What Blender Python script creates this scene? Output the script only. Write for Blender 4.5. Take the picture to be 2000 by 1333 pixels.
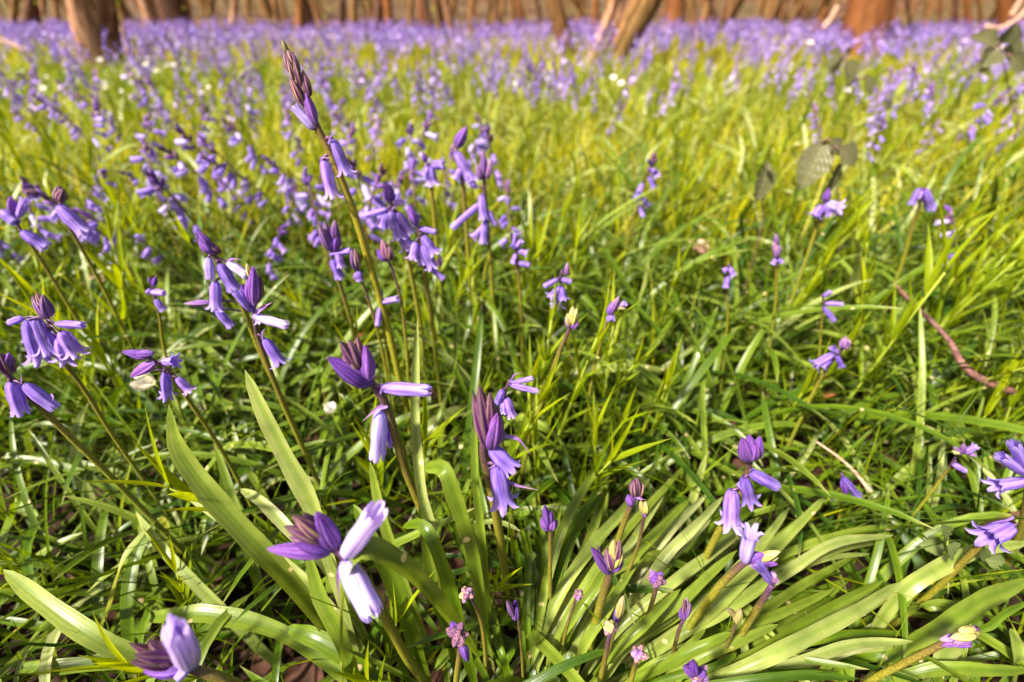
import bpy, math, random
import numpy as np
from mathutils import Vector, Quaternion

for o in list(bpy.data.objects):
    bpy.data.objects.remove(o)
SC = bpy.context.scene
COL = SC.collection
R = math.radians

# ------------------------------------------------------------------ camera, sky, sun, exposure
H = 0.42                                   # lens height above the soil
FPX = 889.0                                # focal length in pixels of the 2000 x 1333 photograph (16 mm on full frame)
PITCH = math.atan(647.0 / FPX)
cam_d = bpy.data.cameras.new('camera')
cam = bpy.data.objects.new('camera', cam_d)
COL.objects.link(cam)
cam.location = (0, 0, H)
cam.rotation_euler = (math.pi / 2 - PITCH, 0, 0)
cam_d.sensor_width = 36.0
cam_d.lens = 36.0 * FPX / 2000.0
cam_d.clip_start = 0.01
cam_d.clip_end = 500
cam_d.dof.use_dof = True
cam_d.dof.focus_distance = 0.275
cam_d.dof.aperture_fstop = 3.8
SC.camera = cam

SUN_EL, SUN_AZ = R(50), R(-124)            # azimuth from +Y, clockwise
world = bpy.data.worlds.new('World')
SC.world = world
world.use_nodes = True
wn = world.node_tree
bg = wn.nodes['Background']
sky = wn.nodes.new('ShaderNodeTexSky')
sky.sky_type = 'NISHITA'
sky.sun_disc = False
sky.sun_elevation = SUN_EL
sky.sun_rotation = SUN_AZ
sky.air_density = 1.0
sky.dust_density = 3.0
sky.ozone_density = 0.6
warm = wn.nodes.new('ShaderNodeMix'); warm.data_type = 'RGBA'; warm.blend_type = 'MULTIPLY'; warm.inputs[0].default_value = 1.0
warm.inputs[7].default_value = (1.09, 1.0, 0.76, 1)      # the hazy spring air, warmer than a clear blue sky
wn.links.new(sky.outputs[0], warm.inputs[6])
wn.links.new(warm.outputs[2], bg.inputs[0])
bg.inputs[1].default_value = 0.065
sun_d = bpy.data.lights.new('sun', 'SUN')
sun = bpy.data.objects.new('sun', sun_d)
COL.objects.link(sun)
sun_d.energy = 4.9
sun_d.angle = R(5.0)
sun_d.color = (1.0, 0.91, 0.77)
sv = Vector((math.sin(SUN_AZ) * math.cos(SUN_EL), math.cos(SUN_AZ) * math.cos(SUN_EL), math.sin(SUN_EL)))
sun.rotation_euler = sv.to_track_quat('Z', 'Y').to_euler()
SC.view_settings.view_transform = 'Standard'
SC.view_settings.look = 'None'
SC.view_settings.exposure = 1.68
SC.view_settings.gamma = 1.0
SC.cycles.use_denoising = True
SC.cycles.max_bounces = 8
SC.cycles.transparent_max_bounces = 8

rng = random.Random(11)
nrng = np.random.default_rng(5)

# ------------------------------------------------------------------ photograph pixel -> place in the wood
CP, SP = math.cos(PITCH), math.sin(PITCH)
def ray(px, py):
    cx, cy = (px - 1000.0) / FPX, (666.5 - py) / FPX
    return Vector((cx, CP + cy * SP, -SP + cy * CP))
def at_depth(px, py, d):
    return Vector((0, 0, H)) + ray(px, py) * d
def at_y(px, py, Y):
    r = ray(px, py)
    return Vector((0, 0, H)) + r * (Y / r.y)
def at_z(px, py, z):
    r = ray(px, py)
    return Vector((0, 0, H)) + r * ((z - H) / r.z)
def depth_of(p):
    return p[1] * CP + (H - p[2]) * SP
def in_view(x, y, z, m=0.12):
    d = y * CP + (H - z) * SP
    u = x / np.maximum(d, 1e-3) * FPX
    v = (y * SP - (H - z) * CP) / np.maximum(d, 1e-3) * FPX
    return (d > 0.02) & (np.abs(u) < 1000 * (1 + m) + 60) & (v > -667 * (1 + m) - 60)

# ------------------------------------------------------------------ materials
def nt(name):
    m = bpy.data.materials.new(name)
    m.use_nodes = True
    t = m.node_tree
    for n in list(t.nodes):
        t.nodes.remove(n)
    return m, t, t.nodes, t.links
def ramp(ns, stops, interp='LINEAR'):
    r = ns.new('ShaderNodeValToRGB')
    r.color_ramp.interpolation = interp
    e = r.color_ramp.elements
    while len(e) < len(stops):
        e.new(0.5)
    for k, (p, c) in enumerate(stops):
        e[k].position = p
        e[k].color = (c[0], c[1], c[2], 1)
    return r
def mixc(ns, ls, fac, a, b, blend='MIX'):
    m = ns.new('ShaderNodeMix')
    m.data_type = 'RGBA'
    m.blend_type = blend
    for s, v in ((m.inputs[0], fac), (m.inputs[6], a), (m.inputs[7], b)):
        if isinstance(v, bpy.types.NodeSocket):
            ls.new(v, s)
        elif isinstance(v, (int, float)):
            s.default_value = v
        else:
            s.default_value = (v[0], v[1], v[2], 1)
    return m.outputs[2]
def math_(ns, ls, op, a, b=None, c=None):
    m = ns.new('ShaderNodeMath')
    m.operation = op
    for k, v in enumerate((a, b, c)):
        if v is None:
            continue
        if isinstance(v, bpy.types.NodeSocket):
            ls.new(v, m.inputs[k])
        else:
            m.inputs[k].default_value = v
    return m.outputs[0]
def finish(t, ns, ls, col, rough=0.45, spec=0.4, trans=0.0, tcol=None, bump=None, bstr=0.3, bdist=0.001):
    p = ns.new('ShaderNodeBsdfPrincipled')
    ls.new(col, p.inputs['Base Color'])
    p.inputs['Roughness'].default_value = rough
    p.inputs['Specular IOR Level'].default_value = spec
    nrm = None
    if bump is not None:
        b = ns.new('ShaderNodeBump')
        b.inputs['Strength'].default_value = bstr
        b.inputs['Distance'].default_value = bdist
        ls.new(bump, b.inputs['Height'])
        nrm = b.outputs[0]
        ls.new(nrm, p.inputs['Normal'])
    out = ns.new('ShaderNodeOutputMaterial')
    if trans > 0:
        tr = ns.new('ShaderNodeBsdfTranslucent')
        ls.new(tcol if tcol is not None else col, tr.inputs[0])
        mx = ns.new('ShaderNodeMixShader')
        mx.inputs[0].default_value = trans
        ls.new(p.outputs[0], mx.inputs[1])
        ls.new(tr.outputs[0], mx.inputs[2])
        ls.new(mx.outputs[0], out.inputs[0])
    else:
        ls.new(p.outputs[0], out.inputs[0])

def leaf_material(name, stops, trans=0.35, rough=0.42, spec=0.5, spots=0.0, veins=26.0, channel=0.3, boost=(1.5, 1.35, 0.55)):
    """long parallel-veined leaf: colour by the leaf's own tone, fine lengthwise veins, mottling, feeding spots"""
    m, t, ns, ls = nt(name)
    at = ns.new('ShaderNodeAttribute'); at.attribute_name = 'tone'
    uv = ns.new('ShaderNodeUVMap'); uv.uv_map = 'UVMap'
    sx = ns.new('ShaderNodeSeparateXYZ'); ls.new(uv.outputs[0], sx.inputs[0])
    geo = ns.new('ShaderNodeNewGeometry')
    r = ramp(ns, stops); ls.new(at.outputs['Fac'], r.inputs[0])
    n1 = ns.new('ShaderNodeTexNoise'); n1.inputs['Scale'].default_value = 55.0; n1.inputs['Detail'].default_value = 4.0
    ls.new(geo.outputs['Position'], n1.inputs['Vector'])
    mott = ramp(ns, [(0.3, (0.72, 0.74, 0.62)), (0.7, (1.22, 1.18, 1.05))]); ls.new(n1.outputs[0], mott.inputs[0])
    c = mixc(ns, ls, 1.0, r.outputs[0], mott.outputs[0], 'MULTIPLY')
    w = math_(ns, ls, 'SINE', math_(ns, ls, 'MULTIPLY', sx.outputs[0], veins * 2.0))
    c = mixc(ns, ls, math_(ns, ls, 'MULTIPLY_ADD', w, 0.05, 0.05), c, mixc(ns, ls, 1.0, c, (0.6, 0.66, 0.5), 'MULTIPLY'))
    mid = ramp(ns, [(0.0, (1, 1, 1)), (0.10, (0.8, 0.8, 0.8)), (0.26, (0, 0, 0))]); ls.new(math_(ns, ls, 'ABSOLUTE', math_(ns, ls, 'SUBTRACT', sx.outputs[0], 0.5)), mid.inputs[0])
    c = mixc(ns, ls, math_(ns, ls, 'MULTIPLY', mid.outputs[0], channel), c, mixc(ns, ls, 1.0, c, (0.52, 0.68, 0.30), 'MULTIPLY'))
    tipf = ramp(ns, [(0.0, (0, 0, 0)), (0.93, (0, 0, 0)), (1.0, (1, 1, 1))]); ls.new(sx.outputs[1], tipf.inputs[0])
    c = mixc(ns, ls, math_(ns, ls, 'MULTIPLY', tipf.outputs[0], 0.5), c, (0.42, 0.36, 0.14))
    if spots > 0:
        v = ns.new('ShaderNodeTexVoronoi'); v.inputs['Scale'].default_value = spots
        ls.new(geo.outputs['Position'], v.inputs['Vector'])
        vr = ramp(ns, [(0.0, (1, 1, 1)), (0.085, (1, 1, 1)), (0.12, (0, 0, 0))]); ls.new(v.outputs['Distance'], vr.inputs[0])
        c = mixc(ns, ls, math_(ns, ls, 'MULTIPLY', vr.outputs[0], 0.75), c, (0.75, 0.55, 0.32))
    tc = mixc(ns, ls, 1.0, c, boost, 'MULTIPLY')
    finish(t, ns, ls, c, rough, spec, trans, tc, w, 0.10, 0.0003)
    return m

M = {}
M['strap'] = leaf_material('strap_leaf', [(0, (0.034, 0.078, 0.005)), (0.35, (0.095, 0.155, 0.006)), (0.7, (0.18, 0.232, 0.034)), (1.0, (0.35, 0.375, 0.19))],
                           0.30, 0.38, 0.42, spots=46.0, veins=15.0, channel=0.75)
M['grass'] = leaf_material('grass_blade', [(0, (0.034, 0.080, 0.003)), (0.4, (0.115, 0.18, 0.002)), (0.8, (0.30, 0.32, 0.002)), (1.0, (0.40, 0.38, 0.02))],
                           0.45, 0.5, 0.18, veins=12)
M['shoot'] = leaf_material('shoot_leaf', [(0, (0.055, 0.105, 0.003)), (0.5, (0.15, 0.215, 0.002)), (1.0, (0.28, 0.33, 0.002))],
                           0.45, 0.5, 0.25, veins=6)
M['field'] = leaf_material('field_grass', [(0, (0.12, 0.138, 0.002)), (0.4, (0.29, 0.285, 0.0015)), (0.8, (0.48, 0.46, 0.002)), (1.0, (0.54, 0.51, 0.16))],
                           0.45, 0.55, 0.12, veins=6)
M['herb'] = leaf_material('herb_leaf', [(0, (0.05, 0.10, 0.012)), (0.5, (0.12, 0.20, 0.016)), (1.0, (0.22, 0.30, 0.03))], 0.3, 0.5, 0.35, veins=5)

def petal_material(name, mid, edge, tip, stripe=0.14, trans=0.38, seam=0.0, base=None):
    m, t, ns, ls = nt(name)
    uv = ns.new('ShaderNodeUVMap'); uv.uv_map = 'UVMap'
    sx = ns.new('ShaderNodeSeparateXYZ'); ls.new(uv.outputs[0], sx.inputs[0])
    oi = ns.new('ShaderNodeObjectInfo')
    d = math_(ns, ls, 'MULTIPLY', math_(ns, ls, 'ABSOLUTE', math_(ns, ls, 'SUBTRACT', sx.outputs[0], 0.5)), 2.0)
    r = ramp(ns, [(0.0, mid), (stripe, mid), (min(0.99, stripe + 0.35), edge), (1.0, edge)]); ls.new(d, r.inputs[0])
    geo = ns.new('ShaderNodeTexCoord')
    n = ns.new('ShaderNodeTexNoise'); n.inputs['Scale'].default_value = 3.0; n.inputs['Detail'].default_value = 5.0
    mp = ns.new('ShaderNodeMapping'); mp.inputs['Scale'].default_value = (3.0, 3.0, 0.7)
    ls.new(geo.outputs['Object'], mp.inputs[0]); ls.new(mp.outputs[0], n.inputs['Vector'])
    mo = ramp(ns, [(0.3, (0.66, 0.62, 0.74)), (0.72, (1.25, 1.25, 1.15))]); ls.new(n.outputs[0], mo.inputs[0])
    c = mixc(ns, ls, 1.0, r.outputs[0], mo.outputs[0], 'MULTIPLY')
    tr = ramp(ns, [(0.0, (0, 0, 0)), (0.6, (0, 0, 0)), (1.0, (1, 1, 1))]); ls.new(sx.outputs[1], tr.inputs[0])
    c = mixc(ns, ls, math_(ns, ls, 'MULTIPLY', tr.outputs[0], 0.65), c, tip)
    if base is not None:
        br = ramp(ns, [(0.0, (1, 1, 1)), (0.22, (0, 0, 0)), (1.0, (0, 0, 0))]); ls.new(sx.outputs[1], br.inputs[0])
        c = mixc(ns, ls, math_(ns, ls, 'MULTIPLY', br.outputs[0], 0.8), c, base)
    if seam > 0:
        sr = ramp(ns, [(0.0, (0, 0, 0)), (0.80, (0, 0, 0)), (0.97, (1, 1, 1))]); ls.new(d, sr.inputs[0])
        c = mixc(ns, ls, math_(ns, ls, 'MULTIPLY', sr.outputs[0], seam), c, (0.07, 0.02, 0.12))
    hv = ramp(ns, [(0.0, (0.72, 0.66, 0.84)), (0.5, (1, 1, 1)), (1.0, (1.28, 1.22, 1.08))]); ls.new(oi.outputs['Random'], hv.inputs[0])
    c = mixc(ns, ls, 1.0, c, hv.outputs[0], 'MULTIPLY')
    at = ns.new('ShaderNodeAttribute'); at.attribute_name = 'tone'
    tv = ramp(ns, [(0.0, (0.70, 0.55, 0.80)), (0.5, (1, 1, 1)), (1.0, (1.45, 1.5, 1.2))]); ls.new(at.outputs['Fac'], tv.inputs[0])
    c = mixc(ns, ls, 1.0, c, tv.outputs[0], 'MULTIPLY')
    w = math_(ns, ls, 'SINE', math_(ns, ls, 'MULTIPLY_ADD', sx.outputs[0], 46.0, math_(ns, ls, 'MULTIPLY', n.outputs[0], 5.0)))
    c = mixc(ns, ls, math_(ns, ls, 'MULTIPLY_ADD', w, 0.16, 0.16), c, mixc(ns, ls, 1.0, c, (0.62, 0.55, 0.82), 'MULTIPLY'))
    finish(t, ns, ls, c, 0.5, 0.25, trans, None, math_(ns, ls, 'ADD', w, math_(ns, ls, 'MULTIPLY', n.outputs[0], 3.0)), 0.22, 0.0004)
    return m
M['violet'] = petal_material('bell_violet', (0.22, 0.125, 0.60), (0.41, 0.275, 0.80), (0.48, 0.37, 0.86), base=(0.18, 0.10, 0.56))
M['pale'] = petal_material('bell_lilac', (0.47, 0.38, 0.84), (0.66, 0.56, 0.92), (0.50, 0.38, 0.86), base=(0.28, 0.26, 0.80))
M['deep'] = petal_material('bud_violet', (0.17, 0.065, 0.40), (0.30, 0.14, 0.56), (0.26, 0.09, 0.46), seam=0.7, base=(0.28, 0.18, 0.50))
M['plum'] = petal_material('bud_plum', (0.22, 0.14, 0.14), (0.14, 0.03, 0.15), (0.24, 0.13, 0.17), 0.25, 0.12, base=(0.10, 0.03, 0.14))
M['cream'] = petal_material('bud_cream', (0.48, 0.40, 0.17), (0.19, 0.045, 0.19), (0.36, 0.18, 0.24), 0.14, 0.15, base=(0.26, 0.12, 0.26))
M['lilacbud'] = petal_material('bud_lilac', (0.46, 0.37, 0.82), (0.66, 0.56, 0.92), (0.44, 0.32, 0.80), 0.2, 0.35, seam=0.6, base=(0.30, 0.28, 0.80))
M['yellow'] = petal_material('bud_yellow', (0.50, 0.48, 0.13), (0.42, 0.36, 0.16), (0.56, 0.46, 0.30), 0.4, 0.2, base=(0.36, 0.25, 0.25))
M['mauve'] = petal_material('bud_mauve', (0.31, 0.18, 0.40), (0.22, 0.09, 0.36), (0.42, 0.30, 0.30), 0.3, 0.2)
M['white'] = petal_material('petal_white', (0.80, 0.80, 0.72), (0.85, 0.84, 0.80), (0.86, 0.84, 0.80), 0.1, 0.3)

def stem_material():
    m, t, ns, ls = nt('flower_stem')
    uv = ns.new('ShaderNodeUVMap'); uv.uv_map = 'UVMap'
    sx = ns.new('ShaderNodeSeparateXYZ'); ls.new(uv.outputs[0], sx.inputs[0])
    at = ns.new('ShaderNodeAttribute'); at.attribute_name = 'tone'
    geo = ns.new('ShaderNodeNewGeometry')
    n = ns.new('ShaderNodeTexNoise'); n.inputs['Scale'].default_value = 900.0; n.inputs['Detail'].default_value = 3.0
    ls.new(geo.outputs['Position'], n.inputs['Vector'])
    g = ramp(ns, [(0.0, (0.14, 0.17, 0.02)), (0.38, (0.16, 0.15, 0.016)), (0.6, (0.10, 0.07, 0.022)), (0.76, (0.06, 0.028, 0.04)), (1.0, (0.08, 0.03, 0.11))])
    ls.new(sx.outputs[1], g.inputs[0])
    y = ramp(ns, [(0.0, (0.20, 0.21, 0.016)), (0.6, (0.24, 0.20, 0.012)), (0.85, (0.13, 0.07, 0.03)), (1.0, (0.12, 0.04, 0.12))])
    ls.new(sx.outputs[1], y.inputs[0])
    c = mixc(ns, ls, at.outputs['Fac'], g.outputs[0], y.outputs[0])
    sp = ramp(ns, [(0.35, (0.6, 0.6, 0.6)), (0.65, (1.3, 1.3, 1.25))]); ls.new(n.outputs[0], sp.inputs[0])
    c = mixc(ns, ls, 1.0, c, sp.outputs[0], 'MULTIPLY')
    finish(t, ns, ls, c, 0.42, 0.45, 0.0, None, n.outputs[0], 0.3, 0.0004)
    return m
M['stem'] = stem_material()

def bract_material():
    m, t, ns, ls = nt('bract_skin')
    uv = ns.new('ShaderNodeUVMap'); uv.uv_map = 'UVMap'
    sx = ns.new('ShaderNodeSeparateXYZ'); ls.new(uv.outputs[0], sx.inputs[0])
    g = ramp(ns, [(0, (0.26, 0.16, 0.55)), (0.6, (0.24, 0.10, 0.36)), (1.0, (0.32, 0.20, 0.26))]); ls.new(sx.outputs[1], g.inputs[0])
    finish(t, ns, ls, g.outputs[0], 0.45, 0.3, 0.25)
    return m
M['bract'] = bract_material()

def noise_mat(name, stops, scale, detail=6, rough=0.8, bstr=0.6, bdist=0.01, stretch=None, spec=0.2, trans=0, second=None):
    m, t, ns, ls = nt(name)
    tc = ns.new('ShaderNodeTexCoord')
    mp = ns.new('ShaderNodeMapping')
    if stretch:
        mp.inputs['Scale'].default_value = stretch
    ls.new(tc.outputs['Object'], mp.inputs[0])
    n = ns.new('ShaderNodeTexNoise'); n.inputs['Scale'].default_value = scale; n.inputs['Detail'].default_value = detail; n.inputs['Roughness'].default_value = 0.65
    ls.new(mp.outputs[0], n.inputs['Vector'])
    r = ramp(ns, stops); ls.new(n.outputs[0], r.inputs[0])
    c = r.outputs[0]
    if second:
        n2 = ns.new('ShaderNodeTexNoise'); n2.inputs['Scale'].default_value = second[0]; n2.inputs['Detail'].default_value = 3
        ls.new(mp.outputs[0], n2.inputs['Vector'])
        r2 = ramp(ns, [(0.42, (0, 0, 0)), (0.6, (1, 1, 1))]); ls.new(n2.outputs[0], r2.inputs[0])
        c = mixc(ns, ls, math_(ns, ls, 'MULTIPLY', r2.outputs[0], second[2]), c, second[1])
    finish(t, ns, ls, c, rough, spec, trans, None, n.outputs[0], bstr, bdist)
    return m
M['bark_pale'] = noise_mat('bark_pale', [(0.36, (0.045, 0.016, 0.007)), (0.5, (0.20, 0.09, 0.045)), (0.66, (0.56, 0.33, 0.22))], 7, stretch=(2.6, 2.6, 0.22), bdist=0.03)
M['bark_red'] = noise_mat('bark_red', [(0.3, (0.06, 0.02, 0.008)), (0.5, (0.15, 0.05, 0.014)), (0.72, (0.27, 0.10, 0.03))], 12, stretch=(1.6, 1.6, 0.5), bdist=0.02, second=(3, (0.15, 0.09, 0.02), 0.25))
M['bark_dark'] = noise_mat('bark_dark', [(0.3, (0.03, 0.012, 0.008)), (0.5, (0.09, 0.04, 0.022)), (0.72, (0.18, 0.10, 0.06))], 10, stretch=(2, 2, 0.4), bdist=0.02)
M['bark_tan'] = noise_mat('bark_tan', [(0.3, (0.05, 0.018, 0.007)), (0.5, (0.165, 0.07, 0.026)), (0.72, (0.32, 0.16, 0.07))], 14, stretch=(2, 2, 0.4), bdist=0.015, second=(4, (0.13, 0.12, 0.03), 0.3))
M['wood_pale'] = noise_mat('broken_wood', [(0.3, (0.28, 0.13, 0.08)), (0.6, (0.58, 0.36, 0.27))], 20, stretch=(3, 3, 0.5), bdist=0.01)
M['twig'] = noise_mat('twig_bark', [(0.35, (0.05, 0.02, 0.016)), (0.52, (0.18, 0.08, 0.065)), (0.7, (0.36, 0.22, 0.17))], 130, bdist=0.001, rough=0.6, second=(30, (0.10, 0.05, 0.06), 0.7))
M['soil'] = noise_mat('leaf_litter_soil', [(0.3, (0.006, 0.003, 0.002)), (0.5, (0.016, 0.007, 0.004)), (0.7, (0.045, 0.02, 0.011))], 14, detail=10, bdist=0.02, rough=0.9)
M['slope'] = noise_mat('woodland_slope', [(0.35, (0.035, 0.015, 0.010)), (0.5, (0.08, 0.038, 0.024)), (0.66, (0.14, 0.07, 0.042))], 1.2, detail=10, bdist=0.05, rough=0.9, second=(0.35, (0.10, 0.11, 0.02), 0.3))
M['deadleaf'] = noise_mat('dead_leaf', [(0.3, (0.12, 0.05, 0.03)), (0.5, (0.30, 0.14, 0.09)), (0.7, (0.46, 0.27, 0.20))], 60, bdist=0.001, rough=0.6, trans=0.15)
M['pinkleaf'] = noise_mat('dead_leaf_pink', [(0.3, (0.34, 0.16, 0.12)), (0.7, (0.62, 0.40, 0.33))], 60, bdist=0.001, rough=0.6, trans=0.15)
M['rustleaf'] = noise_mat('dead_leaf_rust', [(0.3, (0.22, 0.05, 0.015)), (0.7, (0.52, 0.20, 0.08))], 60, bdist=0.001, rough=0.6, trans=0.15)
M['litter'] = noise_mat('litter', [(0.3, (0.008, 0.004, 0.003)), (0.5, (0.026, 0.010, 0.006)), (0.72, (0.085, 0.034, 0.022))], 25, bdist=0.002, rough=0.8)
M['springleaf'] = noise_mat('spring_leaf', [(0.3, (0.14, 0.16, 0.012)), (0.7, (0.36, 0.36, 0.03))], 3, bdist=0.001, rough=0.5, trans=0.4)

def bramble_material(name, dark, light, vein):
    m, t, ns, ls = nt(name)
    uv = ns.new('ShaderNodeUVMap'); uv.uv_map = 'UVMap'
    sx = ns.new('ShaderNodeSeparateXYZ'); ls.new(uv.outputs[0], sx.inputs[0])
    d = math_(ns, ls, 'ABSOLUTE', math_(ns, ls, 'SUBTRACT', sx.outputs[0], 0.5))
    q = math_(ns, ls, 'SUBTRACT', math_(ns, ls, 'MULTIPLY', sx.outputs[1], 8.0), math_(ns, ls, 'MULTIPLY', d, 7.0))
    fr = math_(ns, ls, 'ABSOLUTE', math_(ns, ls, 'SUBTRACT', math_(ns, ls, 'FRACT', q), 0.5))
    vr = ramp(ns, [(0.0, (1, 1, 1)), (0.06, (1, 1, 1)), (0.16, (0, 0, 0))]); ls.new(fr, vr.inputs[0])
    mr = ramp(ns, [(0.0, (1, 1, 1)), (0.02, (1, 1, 1)), (0.045, (0, 0, 0))]); ls.new(d, mr.inputs[0])
    v = math_(ns, ls, 'MAXIMUM', math_(ns, ls, 'MULTIPLY', vr.outputs[0], 0.7), mr.outputs[0])
    geo = ns.new('ShaderNodeNewGeometry')
    n = ns.new('ShaderNodeTexNoise'); n.inputs['Scale'].default_value = 40; n.inputs['Detail'].default_value = 5
    ls.new(geo.outputs['Position'], n.inputs['Vector'])
    c = mixc(ns, ls, n.outputs[0], dark, light)
    c = mixc(ns, ls, math_(ns, ls, 'MULTIPLY', v, 0.6), c, vein)
    finish(t, ns, ls, c, 0.45, 0.4, 0.28, None, math_(ns, ls, 'SUBTRACT', fr, v), 0.5, 0.002)
    return m
M['bramble'] = bramble_material('bramble_leaf_dark', (0.065, 0.075, 0.022), (0.155, 0.14, 0.07), (0.20, 0.20, 0.09))
M['bramble_green'] = bramble_material('bramble_leaf_green', (0.08, 0.12, 0.025), (0.20, 0.25, 0.08), (0.26, 0.30, 0.14))

# ------------------------------------------------------------------ mesh helpers
class MB:
    """collects vertices, faces, a uv and a tone per vertex; build() links them as ONE mesh object"""
    def __init__(s):
        s.v, s.f, s.uv, s.tone = [], [], [], []
    def grid(s, P, U, T, tone=0.5, closed=False):
        n, m = len(P), len(P[0])
        b = len(s.v)
        for i in range(n):
            for j in range(m):
                s.v.append(tuple(P[i][j])); s.uv.append((U[j], T[i])); s.tone.append(tone)
        for i in range(n - 1):
            for j in range(m if closed else m - 1):
                k = (j + 1) % m
                s.f.append((b + i * m + j, b + i * m + k, b + (i + 1) * m + k, b + (i + 1) * m + j))
    def tube(s, pts, radii, segs=8, tone=0.5, t0=0.0, t1=1.0, lump=0.0, seed=0):
        pts = [Vector(p) for p in pts]
        n = len(pts)
        rr = random.Random(seed)
        ph = [rr.uniform(0, 6.28) for _ in range(4)]
        up = None
        P = []
        for i, p in enumerate(pts):
            tan = (pts[min(i + 1, n - 1)] - pts[max(i - 1, 0)])
            if tan.length < 1e-9:
                tan = Vector((0, 0, 1))
            tan.normalize()
            if up is None:
                up = tan.orthogonal().normalized()
            a = (up - tan * up.dot(tan)).normalized()
            up = a
            b = tan.cross(a)
            row = []
            for j in range(segs):
                an = 2 * math.pi * j / segs
                r = radii[i]
                if lump:
                    r *= 1 + lump * (math.sin(3 * an + ph[0] + i * 0.12) * 0.5 + math.sin(5 * an + ph[1] - i * 0.1) * 0.45 + math.sin(9 * an + ph[3] + i * 0.05) * 0.35 + math.sin(2 * an + ph[2] + i * 0.7) * 0.3)
                row.append(p + a * (math.cos(an) * r) + b * (math.sin(an) * r))
            P.append(row)
        s.grid(P, [j / segs for j in range(segs)], [t0 + (t1 - t0) * i / max(1, n - 1) for i in range(n)], tone, True)
        c = len(s.v); s.v.append(tuple(pts[-1])); s.uv.append((0.5, t1)); s.tone.append(tone)
        e = c - segs
        for j in range(segs):
            s.f.append((e + j, e + (j + 1) % segs, c))
    def ribbon(s, pts, widths, normal=None, keel=0.18, tone=0.5, across=4):
        pts = [Vector(p) for p in pts]
        n = len(pts)
        P = []
        for i, p in enumerate(pts):
            tan = (pts[min(i + 1, n - 1)] - pts[max(i - 1, 0)]).normalized()
            nv = Vector(normal(p, i / (n - 1)) if callable(normal) else (normal or (0, 0, 1)))
            side = tan.cross(nv)
            if side.length < 1e-6:
                side = tan.orthogonal()
            side.normalize()
            nn = side.cross(tan).normalized()
            row = []
            for j in range(across + 1):
                u = 2.0 * j / across - 1
                row.append(p + side * (u * widths[i] / 2) + nn * (keel * widths[i] * ((0.75 * abs(u) + 0.25 * u * u) - 0.5)))
            P.append(row)
        s.grid(P, [j / across for j in range(across + 1)], [i / (n - 1) for i in range(n)], tone)
    def build(s, name, mat, parent=None, smooth=True):
        me = mesh_np(name, np.array(s.v, float), s.f, np.array(s.uv, float), np.array(s.tone, float), smooth)
        return link(name, me, mat, parent)

def mesh_np(name, V, F, UV, TONE, smooth=True):
    me = bpy.data.meshes.new(name)
    if isinstance(F, np.ndarray):
        me.vertices.add(len(V)); me.vertices.foreach_set('co', V.astype(np.float32).ravel())
        k = F.shape[1]
        me.loops.add(F.size); me.loops.foreach_set('vertex_index', F.astype(np.int32).ravel())
        me.polygons.add(len(F)); me.polygons.foreach_set('loop_start', np.arange(0, F.size, k, dtype=np.int32))
        me.update(calc_edges=True)
        li = F.ravel()
    else:
        me.from_pydata([tuple(v) for v in V], [], F)
        li = np.array([i for f in F for i in f], int)
    uvl = me.uv_layers.new(name='UVMap')
    uvl.data.foreach_set('uv', UV[li].astype(np.float32).ravel())
    at = me.attributes.new('tone', 'FLOAT', 'POINT')
    at.data.foreach_set('value', TONE.astype(np.float32))
    if smooth:
        me.polygons.foreach_set('use_smooth', np.ones(len(me.polygons), bool))
    me.update()
    return me
def link(name, me, mat, parent=None):
    o = bpy.data.objects.new(name, me)
    COL.objects.link(o)
    if mat is not None and len(me.materials) == 0:
        me.materials.append(mat)
    if parent is not None:
        o.parent = parent
    return o
def tag(o, label=None, cat=None, group=None, kind=None):
    if label: o['label'] = label
    if cat: o['category'] = cat
    if group: o['group'] = group
    if kind: o['kind'] = kind
    return o
def empty(name, loc):
    o = bpy.data.objects.new(name, None)
    o.empty_display_size = 0.02
    COL.objects.link(o)
    o.location = loc
    return o
def spline(pts, n):
    """Catmull-Rom through pts, n samples"""
    pts = [Vector(p) for p in pts]
    if len(pts) == 2:
        return [pts[0].lerp(pts[1], i / (n - 1)) for i in range(n)]
    q = [pts[0] * 2 - pts[1]] + pts + [pts[-1] * 2 - pts[-2]]
    out = []
    m = len(pts) - 1
    for i in range(n):
        t = i / (n - 1) * m
        k = min(int(t), m - 1); u = t - k
        a, b, c, d = q[k], q[k + 1], q[k + 2], q[k + 3]
        out.append(0.5 * ((2 * b) + (c - a) * u + (2 * a - 5 * b + 4 * c - d) * u * u + (3 * b - a - 3 * c + d) * u ** 3))
    return out

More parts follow.
